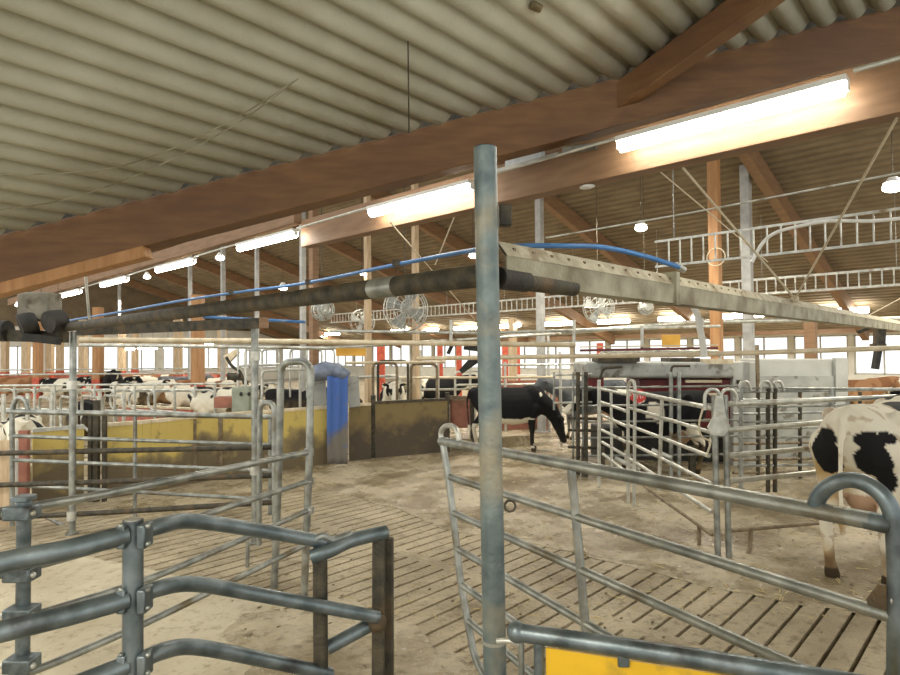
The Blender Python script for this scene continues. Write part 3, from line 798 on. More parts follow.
# blue curtain and tarp
def sheet(px0, px1, py0, py1, Z0, Z1, amp, nx=30, nz=12, freq=3, seed=0, th=.01):
    mb = MB(); vs = []; fs = []
    for j in range(nz + 1):
        for i in range(nx + 1):
            a = i / nx; b = j / nz
            p = W(px0 + (px1 - px0) * a, py0 + (py1 - py0) * b, Z0 + (Z1 - Z0) * a)
            d = amp * math.sin(a * freq * 2 * PI + seed + .5 * math.sin(b * 3)) + amp * .5 * noise.noise(Vector((a * 4, b * 3, seed)))
            vs.append(p - fwd0 * d)
    for j in range(nz):
        for i in range(nx): k = j * (nx + 1) + i; fs.append((k, k + 1, k + nx + 2, k + nx + 1))
    mb.add(vs, fs); return mb
o = sheet(327, 348, 376, 464, 11.3, 11.45, .018, freq=2.3).build('blue_curtain', tarp_dirty, smooth=80)
s = o.modifiers.new('t', 'SOLIDIFY'); s.thickness = .01
tag(o, 'blue plastic curtain hanging over the yellow barrier wall', 'curtain')
mb = MB(); c = W(329, 371, 11.5)
mb.sphere(c, .34, .22, .17, 20, 12); mb.sphere(W(318, 373, 11.6), .2, .2, .16, 16, 10); mb.sphere(W(340, 373, 11.5), .22, .18, .12, 16, 10)
for v in mb.v: v += Vector((0, 0, .05 * noise.noise(v * 6)))
tag(mb.build('crumpled_tarp', tarp_grey), 'crumpled grey-blue tarp on top of the blue curtain', 'tarp')
for a, b, l in ((313, 326, 'left'), (348, 359, 'right')):
    tag(MB().beam(W(a, 392, 11.75), W(b, 391, 11.85), .05, .60).build('grey_board', grey_top, smooth=0), 'weathered grey board just %s of the blue curtain' % l, 'board')

# ------------------------------------------------------------------ cows
def chain(mb, pts, seg=10, flat=None):
    for (p0, r0), (p1, r1) in zip(pts[:-1], pts[1:]):
        p0 = Vector(p0); p1 = Vector(p1); d = (p1 - p0).length; n = max(2, int(d / (min(r0, r1) * .35)) + 1)
        for i in range(n + 1):
            t = i / n; r = r0 + (r1 - r0) * t; p = p0.lerp(p1, t); mb.sphere(p, r, r, r, seg, 6)
def cow_mesh(pose='stand', head='level', voxel=.022, tailside=0, headturn=0, step=0.0, HS=1.12):
    mb = MB(); dz = -.58 if pose == 'lie' else 0
    st = [(-.86, 1.22, .10, .12), (-.80, 1.19, .19, .20), (-.68, 1.13, .26, .28), (-.5, 1.07, .285, .34), (-.25, 1.0, .33, .39), (.05, .975, .355, .41), (.3, .99, .33, .40), (.5, 1.03, .26, .38), (.66, 1.08, .19, .32), (.78, 1.1, .12, .2)]
    if pose == 'lie': st = [(a, b + dz + (.02), c * 1.1, d * .95) for a, b, c, d in st]
    # loft
    seg = 20; rings = []
    for (x, zc, ry, rzz) in st:
        ring = []
        for k in range(seg):
            a = 2 * PI * k / seg; cy = math.cos(a); sz = math.sin(a)
            yy = ry * math.copysign(abs(cy) ** .82, cy); zz = rzz * math.copysign(abs(sz) ** .85, sz)
            if sz > 0: yy *= 1 - .32 * sz ** 3
            ring.append((x, yy, zc + zz))
        rings.append(ring)
    vs = [p for r in rings for p in r]; fs = []
    for i in range(len(rings) - 1):
        for k in range(seg): k2 = (k + 1) % seg; fs.append((i * seg + k, i * seg + k2, (i + 1) * seg + k2, (i + 1) * seg + k))
    fs.append(tuple(range(seg))[::-1]); fs.append(tuple((len(rings) - 1) * seg + k for k in range(seg)))
    mb.add(vs, fs)
    # hip bones, pin bones, shoulders
    for s in (-1, 1):
        mb.sphere((-.48, s * .235, 1.30 + dz), .085, .07, .07, 10, 6)
        mb.sphere((-.80, s * .10, 1.28 + dz), .07, .06, .07, 10, 6)
        mb.sphere((.48, s * .15, 1.12 + dz), .2, .12, .28, 12, 8)
    mb.sphere((.45, 0, 1.36 + dz), .17, .07, .07, 10, 6)
    if pose != 'lie':
        for s in (-1, 1):
            st_ = step * s
            chain(mb, [((.5, s * .17, .95), .14), ((.46 + st_ * .3, s * .18, .74), .095), ((.50 + st_, s * .17, .42), .056), ((.49 + st_, s * .17, .36), .046), ((.49 + st_, s * .17, .15), .038), ((.51 + st_, s * .17, .09), .046)])
            mb.tube([(.51 + st_, s * .17, .1), (.54 + st_, s * .17, .0)], .048, 12, r2=.06)
            sh = -step * s
            chain(mb, [((-.60, s * .17, 1.05), .19), ((-.50, s * .20, .86), .155), ((-.55 + sh * .5, s * .2, .72), .11), ((-.70 + sh, s * .19, .55), .062), ((-.715 + sh, s * .185, .48), .052), ((-.66 + sh, s * .18, .16), .042), ((-.64 + sh, s * .18, .09), .05)])
            mb.tube([(-.64 + sh, s * .18, .1), (-.61 + sh, s * .18, .0)], .05, 12, r2=.062)
        mb.sphere((-.40, 0, .66), .21, .17, .17, 14, 8)
        for sx, sy in ((-.34, .07), (-.34, -.07), (-.48, .07), (-.48, -.07)): chain(mb, [((sx, sy, .54), .024), ((sx, sy, .47), .018)], 8)
    else:
        for s in (-1, 1):
            chain(mb, [((-.55, s * .26, .42), .17), ((-.25, s * .36, .2), .12), ((-.5, s * .42, .08), .06), ((-.25, s * .42, .06), .05)])
            chain(mb, [((.5, s * .2, .38), .12), ((.62, s * .24, .14), .07), ((.38, s * .27, .06), .045)])
    # neck and head
    if head == 'down': H = [(.66, 1.10), (.90, .90), (1.04, .66)]; hd = Vector((.35, 0, -.94))
    elif head == 'up': H = [(.66, 1.2), (.92, 1.40), (1.08, 1.52)]; hd = Vector((.88, 0, -.48))
    else: H = [(.66, 1.16), (.95, 1.28), (1.14, 1.34)]; hd = Vector((.80, 0, -.60))
    R = Matrix.Rotation(headturn, 3, 'Z'); piv = Vector((.66, 0, 0))
    def hp(x, y, z): return piv + R @ (Vector((x, y, z + dz)) - piv)
    chain(mb, [(hp(H[0][0] - .08, 0, H[0][1]), .27), (hp(H[1][0], 0, H[1][1]), .185), (hp(H[2][0], 0, H[2][1]), .14)])
    hd = hd.normalized(); base = Vector((H[2][0], 0, H[2][1])); hu = Vector((-hd.z, 0, hd.x)); 
    def q(a, y, b): v = base + hd * a * HS + hu * b * HS; return hp(v.x, y * HS, v.z)
    for a, r in ((0, .125), (.06, .125), (.12, .118), (.18, .105), (.24, .092), (.30, .082), (.36, .078), (.41, .075)):
        rot = Matrix.Identity(3); mb.sphere(q(a, 0, 0 if a < .2 else -.01), r * HS, r * .86 * HS, r * HS, 12, 8)
    mb.sphere(q(.44, 0, -.005), .066, .075, .055, 12, 8)
    mb.sphere(q(.02, 0, .10), .07, .08, .06, 10, 6)
    ears = []
    for s in (-1, 1):
        for k in range(6): mb.sphere(q(.0 - .012 * k, s * (.10 + .028 * k), .05 - .004 * k), .036 * (1 - abs(k - 2.5) * .14), .04, .045 * (1 - abs(k - 2.5) * .16), 8, 6)
        mb.sphere(q(.14, s * .092, .045), .03, .025, .03, 8, 6)
    # tail
    if pose == 'stand':
        ty = tailside
        chain(mb, [((-.78, 0, 1.36), .05), ((-.88, 0, 1.30), .036), ((-.93, ty * .3, 1.12), .026), ((-.92, ty, .85), .02), ((-.90, ty, .62), .022)], 8)
        chain(mb, [((-.90, ty, .62), .024), ((-.89, ty, .52), .042), ((-.89, ty, .42), .022)], 8)
    me = D.meshes.new('tmp'); me.from_pydata([tuple(v) for v in mb.v], [], mb.f); me.update()
    bm = bmesh.new(); bm.from_mesh(me); bmesh.ops.recalc_face_normals(bm, faces=bm.faces); bm.to_mesh(me); bm.free()
    o = D.objects.new('tmp', me); COL.objects.link(o)
    m = o.modifiers.new('r', 'REMESH'); m.mode = 'VOXEL'; m.voxel_size = voxel; m.use_smooth_shade = True
    s = o.modifiers.new('s', 'SMOOTH'); s.iterations = 5 if voxel < .024 else 3; s.factor = .5
    dg = bpy.context.evaluated_depsgraph_get(); dg.update()
    out = D.meshes.new_from_object(o.evaluated_get(dg)); out.name = 'cow_body'
    D.objects.remove(o); D.meshes.remove(me)
    for p in out.polygons: p.use_smooth = True
    # eyes / muzzle anchor data
    info = dict(eye=[q(.14, s * .108, .05) for s in (-1, 1)], muz=q(.48, 0, -.005), hd=(R @ hd))
    return out, info
def cow_mat():
    m, nt, b = newmat('cow_coat'); N = nt.nodes; L = nt.links
    a = N.new('ShaderNodeAttribute'); a.attribute_name = 'coat'
    n = N.new('ShaderNodeTexNoise'); n.inputs['Scale'].default_value = 60; n.inputs['Detail'].default_value = 3
    tc = N.new('ShaderNodeTexCoord'); L.new(tc.outputs['Object'], n.inputs['Vector'])
    L.new(a.outputs['Color'], b.inputs['Base Color']); b.inputs['Roughness'].default_value = .8; b.inputs['Specular IOR Level'].default_value = .15
    bp = N.new('ShaderNodeBump'); bp.inputs['Strength'].default_value = .2; bp.inputs['Distance'].default_value = .01
    L.new(n.outputs['Fac'], bp.inputs['Height']); L.new(bp.outputs[0], b.inputs['Normal'])
    return m
coat = cow_mat()
eye_mat = M_noise('cow_eye', (.01, .008, .006), (.02, .015, .01), 5, .15)
def paint(me, fn):
    at = me.color_attributes.new('coat', 'FLOAT_COLOR', 'POINT')
    buf = []
    for v in me.vertices: c = fn(v.co, v.normal); buf += [c[0], c[1], c[2], 1]
    at.data.foreach_set('color', buf)
WHT = (.72, .68, .56); BLK = (.013, .013, .014); BRN = (.24, .11, .05); PNK = (.46, .31, .21); DIRT = (.40, .29, .14); HOOF = (.05, .035, .02)
def nz(p, s, o=0): return noise.noise(Vector((p.x * s + o, p.y * s, p.z * s)))
def mix(a, b, t): t = max(0, min(1, t)); return tuple(x * (1 - t) + y * t for x, y in zip(a, b))
def common(p, c, dirt=.5):
    if p.z < .085: return HOOF
    if p.z < .62: c = mix(c, DIRT, dirt * (.62 - p.z) / .5 * (.8 + nz(p, 9)))
    return c
def patchy(seed, dark=BLK, light=WHT, th=.0, sc=2.0):
    def fn(p, n):
        v = nz(p, sc, seed) + .25 * nz(p, sc * 3, seed + 5)
        c = dark if v > th else light
        if abs(p.y) < .2 and -.62 < p.x < -.2 and p.z < .72 and p.z > .44 and n.z < -.2: c = PNK
        return common(p, c)
    return fn
def ell(p, c, r): return sum(((p[i] - c[i]) / r[i]) ** 2 for i in range(3))
def coat_right(p, n):
    c = WHT; w = .22 * nz(p, 7)
    pats = [((-.80, .17, .98), (.17, .13, .24)), ((-.80, -.16, .97), (.16, .13, .16)), ((-.78, -.22, .80), (.16, .12, .14)), ((-.80, -.12, 1.16), (.1, .1, .07)), ((-.80, .12, 1.14), (.1, .07, .10)),
            ((.1, -.2, 1.28), (.3, .25, .22)), ((.9, 0, 1.3), (.5, .3, .4)), ((-.72, -.2, 1.17), (.10, .10, .05))]
    for cc, rr in pats:
        if ell(p, cc, rr) < 1 + w: c = BLK
    if p.x < -.84 and abs(p.y) < .055: c = WHT
    if abs(p.y) < .2 and -.65 < p.x < -.2 and .45 < p.z < .68 and c == WHT and n.z < .3: c = PNK
    if c == WHT:
        d = nz(p, 3, 4) + .5 * nz(p, 8, 2)
        if p.z < 1.05: c = mix(c, (.46, .33, .16), max(0, d * 1.3 + (.95 - p.z) * .4))
        if nz(p, 10, 30) > .33: c = mix(c, (.30, .18, .08), .5)
    if p.z < .085: return HOOF
    if p.z < .32 : c = mix(c, (.16, .10, .05), .5 + 1.2 * nz(p, 8, 7))
    return c
def coat_black(p, n):
    c = BLK
    if p.z < .74 + .04 * nz(p, 8) and -.45 < p.x < .5 and abs(p.y) < .33: c = WHT
    if p.x < -.5 and p.z < .6: c = WHT
    if ell(p, (.64, -.22, 1.24), (.035, .1, .05)) < 1: c = WHT
    if p.x > .3 and p.z < .14: c = WHT
    if p.x > .36 and p.z < .70 and p.z > .14: c = BLK
    return common(p, c, .6 if p.x < .3 else .05)
def place_cow(me, info, pos, heading, scale, label, group=None, detail=True, z=0.0):
    t = thing('cow', (pos.x, pos.y, z), label, 'cow', group)
    t.rotation_euler = (0, 0, heading); t.scale = (scale,) * 3
    o = D.objects.new('cow_body', me); COL.objects.link(o); o.parent = t
    if not me.materials: me.materials.append(coat)
    if detail:
        for e in info['eye']:
            mb = MB().sphere(e, .021, seg=10, rings=8); m2 = D.meshes.new('eye'); m2.from_pydata([tuple(v) for v in mb.v], [], mb.f); m2.materials.append(eye_mat)
            q = D.objects.new('eye', m2); COL.objects.link(q); q.parent = o
    return t
def head_dir(deg):      # heading relative to the view direction, positive to the right
    a = AZ - math.radians(deg); return a
# right-hand white cow seen from behind
me, info = cow_mesh('stand', 'level', .018, tailside=.02, step=.06)
paint(me, coat_right)
RC = W(846, 352, 5.42)
hd = head_dir(52); dv = Vector((math.cos(hd), math.sin(hd), 0))
hind = Vector((RC.x, RC.y, 0))
place_cow(me, info, hind + dv * .80 * 1.13, hd, 1.13, 'white cow with black rump patches standing at the right edge, seen from behind')
# black cow grazing
me, info = cow_mesh('stand', 'down', .022, step=.05)
paint(me, coat_black)
bc = XY(509, 12.9); place_cow(me, info, bc, head_dir(84), .97, 'black cow with head lowered to the floor right of the tall pole')
# cow in milking box
me, info = cow_mesh('stand', 'level', .03)
paint(me, patchy(3.3, th=-.12))
place_cow(me, info, XY(655, 10.6), head_dir(-84), 1.0, 'black and white cow standing inside the milking box bars')
# cow looking over the barrier
me, info = cow_mesh('stand', 'level', .026)
def coat_head(p, n):
    c = WHT
    if p.x > .9 and abs(p.y) > .12: c = BLK
    if p.x > 1.1 and .05 < abs(p.y) and p.z > 1.18 and p.z < 1.32: c = BLK
    if p.x < .5 and nz(p, 2, 9) > -.1: c = BLK
    return common(p, c)
paint(me, coat_head)
pc = XY(388, 13.6)
place_cow(me, info, pc + fwd0 * 1.3, head_dir(180 - 6), .98, 'white-faced cow with black ears looking over the olive barrier')
# grey and black resting cows in the middle distance
me_s, inf_s = cow_mesh('stand', 'level', .035); 
me_l, inf_l = cow_mesh('lie', 'level', .035)
def variant(src, fn):
    m = src.copy(); paint(m, fn); m.materials.clear(); m.materials.append(coat); return m
GRY = (.10, .11, .12)
v_bw = variant(me_s, patchy(1.0)); v_wb = variant(me_s, patchy(7.0, th=.18)); v_br = variant(me_s, patchy(2.0, BRN, (.36, .19, .09), 0)); v_bk = variant(me_s, patchy(5.0, th=-.5))
v_gr = variant(me_s, patchy(2.6, GRY, (.16, .165, .17), 0)); l_bw = variant(me_l, patchy(1.5)); l_wb = variant(me_l, patchy(8.0, th=.15)); l_br = variant(me_l, patchy(4.0, BRN, (.34, .18, .09), 0)); l_bk = variant(me_l, patchy(6.0, th=-.45)); l_gr = variant(me_l, patchy(2.6, GRY, (.2, .2, .21), 0))
l_wp = variant(me_l, patchy(11.0, BRN, WHT, .2))
place_cow(v_bk, inf_s, XY(437, 19), head_dir(95), .95, 'black cow with white shoulder behind the olive barrier left of the pole', None, False)
place_cow(v_gr, inf_s, XY(590, 14.6), head_dir(-95), 1.0, 'grey cow standing behind the head of the black grazing cow', None, False, .0)
cows = [(l_br, 20, 27, 92, 'brown cow lying at the far left before the motor box column', .35),
        (l_bw, 62, 25, 95, 'black and white cow lying just left of the frame pole', .35),
        (v_bk, 113, 23, 150, 'cow with a dark head raised right of the orange column', .1),
        (l_wb, 137, 20.5, 92, 'white cow with black patches lying behind the pink wall, left', .38),
        (l_bw, 108, 24.5, 90, 'spotted cow lying behind the orange column with red foot', .36),
        (l_br, 168, 20.9, 90, 'brown cow lying between two white cows behind the pink wall', .38),
        (l_wp, 192, 19.4, 90, 'white and brown cow lying against the thick orange column', .38),
        (l_wb, 222, 15.5, 88, 'white spotted cow lying left of the second frame pole', .45),
        (l_bk, 300, 15.5, 88, 'dark cow lying behind the tall hoop', .38),
        (l_wb, 22, 11.6, 150, 'white cow with dark spots close behind the short yellow wall', .12),
        (l_bk, 86, 14.2, 150, 'dark cow lying behind the frame pole at the left', .2),
        (l_wp, 152, 27.5, 85, 'small pale cow far behind the pink wall', .35),
        (l_br, 128, 28.5, 88, 'small brown cow far behind the pink wall', .35),
        (l_gr, 180, 26, 80, 'small grey cow far back near the pale columns', .35),
        (l_bw, 210, 24, 80, 'small black and white cow far behind the thick column', .35),
        (l_br, 856, 17.5, 80, 'brown cow lying beyond the pale cabinet at the right', .40),
        (l_wp, 905, 18.4, 85, 'brown and white cow lying at the far right edge', .44)]
for m, px, Z, hdg, lab, z in cows:
    place_cow(m, inf_l, XY(px, Z), head_dir(hdg), 1.0, lab, None, False, z)

# raised cubicle bed behind the pink wall
def slab(pa, pb, Za, Zb, dep, h, mat, lab, name='cubicle_bed'):
    a = XY(pa, Za); b = XY(pb, Zb)
    o = MB().prism([a, b, b + fwd0 * dep, a + fwd0 * dep], (0, 0, h)).build(name, mat, smooth=0)
    return tag(o, lab, 'platform')
slab(-150, 232, 17.5, 17.5, 14, .34, slurry_mat, 'raised brown cubicle bed carrying the far left cows')
slab(236, 330, 14.2, 14.2, 5, .32, slurry_mat, 'raised brown cubicle bed behind the tall hoop')
slab(-60, 122, 9.4, 11.0, 5.0, .26, slurry_mat, 'raised cubicle bed behind the short yellow wall')
slab(838, 960, 15.6, 15.6, 5, .38, slurry_mat, 'raised bed below the cows at the far right')
t = thing('pink_wall', XY(155, 16.8), 'low faded red wall in front of the far left cows', 'wall')
MB().beam(XY(121, 17.0) + UP * .33, XY(193, 16.0) + UP * .33, .12, .66).build('wall_body', red_pink, t)
MB().beam(XY(121, 17.0) + UP * .68, XY(193, 16.0) + UP * .68, .16, .05).build('wall_cap', cream, t)
t = thing('pink_wall', XY(700, 25), 'long low red wall far behind along the windows', 'wall')
MB().beam(XY(-40, 34) + UP * .55, XY(240, 34) + UP * .55, .12, 1.1).build('wall_body', red_pink, t)

# cubicle dividers
def cubicle(a, b, z0, z1, label, group, mat=galv_light, r=.028):
    d = (b - a)
    pts = fillet([a + UP * z0, a + UP * z1, b + UP * (z1 - .06), b + UP * (z0 + .35), a.lerp(b, .18) + UP * (z0 + .25)], .22, 6)
    t = thing('cubicle_divider', at_z(a, 0), label, 'stall divider', group)
    MB().tube(pts, r, 8).build('loop', mat, t)
    MB().tube([at_z(a, .0), a + UP * (z1 + .12)], r * 1.25, 8).build('post', mat, t)
k = 0
for i in range(13):
    a = XY(-25 + i * 20, 16.5 - .12 * i); b = a + Vector((-.9, 1.5, 0)).normalized() * 1.9
    cubicle(at_z(a, 0), at_z(b, 0), .36, 1.22, 'grey stall divider loop in the far left row of resting cows', 'stall dividers of the far left row')
for i in range(7):
    a = XY(-20 + i * 24, 10.8 + .12 * i); b = a + Vector((.2, 1.6, 0)).normalized() * 2.0
    cubicle(at_z(a, 0), at_z(b, 0), .28, 1.30, 'grey stall divider loop close behind the yellow wall', 'stall dividers behind the yellow wall')
for Z, zz, l in ((16.0, 1.32, 'nearer'), (21, 1.45, 'middle'), (26, 1.5, 'farthest')):
    tag(MB().tube([XY(-60, Z) + UP * zz, XY(235, Z) + UP * zz], .03, 8).build('neck_rail', galv_light), l + ' long neck rail over the far left cows', 'rail')
for i, (px, Z) in enumerate([(245, 15), (262, 15), (290, 15.2), (305, 15.4), (318, 15.6)]):
    a = XY(px, Z)
    tag(MB().tube(fillet([a, a + UP * 2.2, a + UP * 2.2 + rgt0 * .42, a + rgt0 * .42], .12), .025, 8).build('pipe_hoop', galv_light), 'distant pale pipe hoop behind the tall hoop', 'hoop', 'distant pipe hoops behind the tall hoop')

# feeder station left of second pole
t = thing('feeding_station', XY(243, 11.6), 'grey-green feeding station with hood left of the second frame pole', 'feeder')
MB().box(W(243, 397, 11.6) + UP * -.1, .34, .3, .6, AZ - PI / 2).build('feeder_body', M_noise('green_grey', (.22, .25, .19), (.30, .33, .26), 5, .6), t, bevel=.02)
for px in (241, 249): MB().sphere(W(px, 394, 11.4), .03, .03, .04).build('feed_hole', black_mat, t)
MB().prism([W(223, 356, 11.6), W(236, 349, 11.6), W(238, 353, 11.6), W(227, 364, 11.6)], fwd0 * .12).build('hood_flap', cream, t)
MB().tube(curve([W(226, 357, 11.6), W(232, 366, 11.6), W(240, 372, 11.6), W(243, 380, 11.6)], 5), .03, 8).build('feed_hose', galv_dark, t)
MB().tube([W(228, 376, 11.6), W(240, 377, 11.6)], .07, 12).build('drum', galv_dark, t)
for px in (238, 246, 252): MB().tube([W(px, 345, 11.6), drop(W(px, 345, 11.6))], .02, 8).build('leg', galv_light, t)
MB().beam(W(217, 402, 11.6), W(236, 402, 11.6), .3, .2).build('trough', red_brown, t)
for i, (a, b) in enumerate([((238, 366), (300, 364)), ((238, 374), (256, 374)), ((262, 383), (278, 383)), ((262, 371), (308, 369))]):
    a_ = W(*a, 13.0); b_2 = W(*b, 13.2)
    tag(MB().tube(fillet([drop(a_), a_, b_2, drop(b_2)], .1), .03, 8).build('stall_pipe', galv_light), 'pale horizontal stall pipe seen behind the second frame pole', 'pipe', 'stall pipes behind the second frame pole')

# ------------------------------------------------------------------ gates
class Gate:
    def __init__(s, A, B, label, name='pipe_gate', cat='gate'):
        s.pl = Pl(A, B); s.t = thing(name, at_z(Vector(A), 0), label, cat)
    def bar(s, pts, r, mat, nm='rail', off=0.0, rad=.08, seg=12):
        P = [s.pl(*p) for p in pts]
        if off: P = [p - s.pl.n * off * (1 if s.pl.n.dot(fwd0) > 0 else -1) for p in P]
        MB().tube(fillet(P, rad) if len(P) > 2 else P, r, seg).build(nm, mat, s.t); return s
# G1 right front gate
G = Gate(XY(455, 3.6), XY(893, 1.72), 'large galvanised pipe gate across the right foreground with loop handle')
G.bar([(441, 441), (872, 521)], .027, galv)
for a, b in [((450, 477), (880, 612)), ((454, 513), (560, 557), (700, 624), (886, 716)), ((458, 549), (600, 632), (800, 742)), ((462, 586), (560, 645), (640, 694)), ((467, 622), (545, 678), (600, 715))] if False else []:
    pass
for pts in [[(450, 477), (893, 617)], [(454, 513), (884, 706)], [(458, 549), (888, 800)], [(462, 585), (890, 890)], [(467, 620), (893, 975)]]:
    G.bar(pts, .0195, galv)
G.bar([(443, 445), (449, 480), (461, 585), (474, 656), (484, 676), (500, 690)], .021, galv, 'upright')
G.bar([(571, 466), (576, 520), (585, 622), (590, 690)], .02, galv, 'upright')
G.bar([(500, 690), (700, 860), (885, 1010)], .02, galv, 'bottom_rail')
lp_ = [(815, 512), (818, 498), (828, 487), (845, 480), (862, 482), (880, 493), (891, 510), (895, 535), (897, 600), (896, 700), (896, 1010)]
P = [G.pl(*p) for p in lp_]
MB().tube(curve(P, 4), .024, 14).build('loop_handle', galv_blue, G.t)
G.bar([(866, 520), (880, 523), (893, 526)], .027, galv_blue, 'rail_socket')
c = G.pl(884, 597)
pa = [G.pl(*p) for p in [(868, 598), (880, 583), (898, 588), (898, 622), (872, 612)]]
MB().prism(pa, G.pl.n * .012).build('lock_plate', galv_dark, G.t); lock_ = G.t.children[-1]
cc = G.pl(891, 598) - fwd0 * .02
MB().tube([cc + (rgt0 * math.cos(a) + UP * math.sin(a)) * .012 for a in [2 * PI * k / 14 for k in range(14)]], .004, 6, True).build('lock_ring', galv_light, G.t)
# left loop plate
P = [G.pl(*p) for p in [(442, 444), (441, 432), (446, 426), (454, 427), (458, 434), (459, 444)]]
MB().tube(curve(P, 4), .016, 10).build('end_loop', galv_light, G.t)
cc = G.pl(510, 506)
MB().tube([cc + (rgt0 * math.cos(a) + UP * math.sin(a)) * .028 for a in [2 * PI * k / 16 for k in range(16)]], .006, 6, True).build('lock_ring', galv_dark, G.t)

# G2 left sloping rails between clamp post and tall hoop
G = Gate(XY(22, 3.4), XY(309, 5.3), 'long shiny four-rail gate sloping across the left from clamp post to tall hoop')
G.bar([(-40, 519), (60, 502), (90, 497), (309, 452)], .027, galv, rad=.3)
G.bar([(-40, 585), (80, 555), (309, 481)], .023, galv, rad=.3)
G.bar([(-40, 635), (22, 619), (147, 581), (309, 510)], .023, galv, rad=.3)
G.bar([(-20, 688), (43, 668), (147, 623), (309, 543)], .023, galv, rad=.3)
for py in (452, 481, 510, 543):
    c = G.pl(309, py); MB().sphere(c, .036).build('end_fitting', galv_light, G.t)
# clamp post N0
b = Fz(22, 357 + 2.1 * FPX / 3.36); t = thing('clamp_post', b, 'grey clamp post at the left edge holding the long sloping rails', 'post')
Zb = (b - CAM).dot(fwd)
MB().tube([b, W(24, 497, Zb)], .036, 16).build('shaft', galv_blue, t)
for py in (512, 573, 613, 663):
    c = W(22, py, Zb - .03); MB().box(c, .15, .11, .075, AZ - PI / 2).build('clamp', galv_blue, t, bevel=.01)
    for s in (-1, 1): MB().sphere(c + rgt0 * .08 * s - fwd0 * .03, .016).build('bolt', galv_light, t)
MB().box(W(24, 498, Zb), .09, .09, .03, AZ).build('post_cap', galv_blue, t.children[0], bevel=.005)

# tall hoop
G = Gate(XY(277, 5.5), XY(309, 5.3), 'tall upright pipe hoop at the end of the long left rails', 'tall_hoop', 'hoop')
G.bar([(274, 592), (279, 470), (281, 362), (311, 361), (309, 470), (304, 598)], .032, galv, 'hoop_pipe', rad=.13)
for x, y in ((309, 452), (309, 481), (309, 510)):
    c = G.pl(x, y); MB().tube([c - UP * .03, c + UP * .03], .042, 12).build('collar', galv, G.t)
G = Gate(XY(258, 6.0), XY(276, 5.9), 'lower pipe hoop tucked between second frame pole and tall hoop', 'low_hoop', 'hoop')
G.bar([(259, 545), (260, 403), (274, 402), (275, 590 - 5)], .026, galv, 'hoop_pipe', rad=.12)
G.bar([(248, 541), (247, 580), (270, 584)], .02, galv, 'foot_loop', rad=.1)
G.bar([(266, 455), (276, 470)], .02, brown_bar, 'latch')

# G3, G4 left mid gates
G = Gate(XY(13, 7.6), XY(270, 7.7), 'light grey level pipe gate behind the thin frame pole with left arch')
G.bar([(8, 411.5), (135, 414), (276, 417)], .034, galv)
for a, b in ((436, 445), (460, 471), (485, 500)): G.bar([(11, a), (276, b)], .024, galv)
G.bar([(12, 545), (12, 408), (17, 397), (25, 399), (29, 411)], .03, galv, 'arch_end', rad=.1)
G.bar([(135, 413), (135, 522)], .024, galv, 'upright')
G.bar([(270, 416), (270, 515)], .024, galv, 'upright')
G.bar([(15, 503), (80, 533), (105, 539)], .02, galv, 'brace')
G = Gate(XY(0, 7.35), XY(276, 7.0), 'dark level pipe gate crossing the left middle distance')
for a, b, c_ in ((454, 451, 447), (486, 482, 475), (519, 513, 502)): G.bar([(-30, a), (100, b), (278, c_)], .031, galv_dark, rad=.3)
G.bar([(278, 447), (278, 560)], .026, galv_dark, 'upright')
G.bar([(25, 534), (190, 549), (270, 552)], .024, galv, 'bottom_rail', rad=.3)

# ------------------------------------------------------------------ foreground rails on the left
t = thing('handrail', Fz(135, 1100), 'blue-grey clamped pipe handrail bending across the lower left foreground', 'handrail')
b = XY(135, 1.62); t.location = b
MB().tube([b, W(133, 520, 1.62)], .026, 18).build('post', galv_blue, t)
MB().tube([W(133, 519, 1.62), W(133, 521, 1.62)], .021, 14).build('post_cap', galv_light, t)
for nm, L_, R_ in [('top_rail', [(-60, 580, 1.38), (0, 563, 1.45), (70, 549, 1.52), (128, 534, 1.6)], [(138, 533, 1.62), (160, 526, 1.68), (190, 521, 1.8), (250, 529, 1.97), (330, 543, 2.15)]),
                   ('middle_rail', [(-60, 648, 1.38), (0, 632, 1.45), (70, 615, 1.52), (128, 599, 1.6)], [(138, 597, 1.62), (160, 588, 1.68), (195, 584, 1.8), (255, 594, 1.97), (378, 617, 2.2)]),
                   ('bottom_rail', [(20, 706, 1.46), (70, 688, 1.52), (128, 665, 1.6)], [(138, 664, 1.62), (160, 652, 1.68), (195, 647, 1.8), (260, 659, 1.97), (330, 674, 2.15)])]:
    MB().tube(curve([W(*p) for p in L_], 6), .0255, 16).build(nm, galv_blue, t)
    MB().tube(curve([W(*p) for p in R_], 6), .0225, 16).build(nm, galv_blue, t)
for py in (535, 599, 664):
    for dx in (-9, 11):
        c = W(134 + dx, py, 1.6)
        MB().box(c, .022, .05, .062, AZ - PI / 2).build('clamp_half', galv_blue, t, bevel=.004)
    for dx in (-13, 14):
        for dy in (-9, 9): MB().sphere(W(134 + dx, py + dy, 1.58), .007, seg=8, rings=6).build('bolt', galv, t)
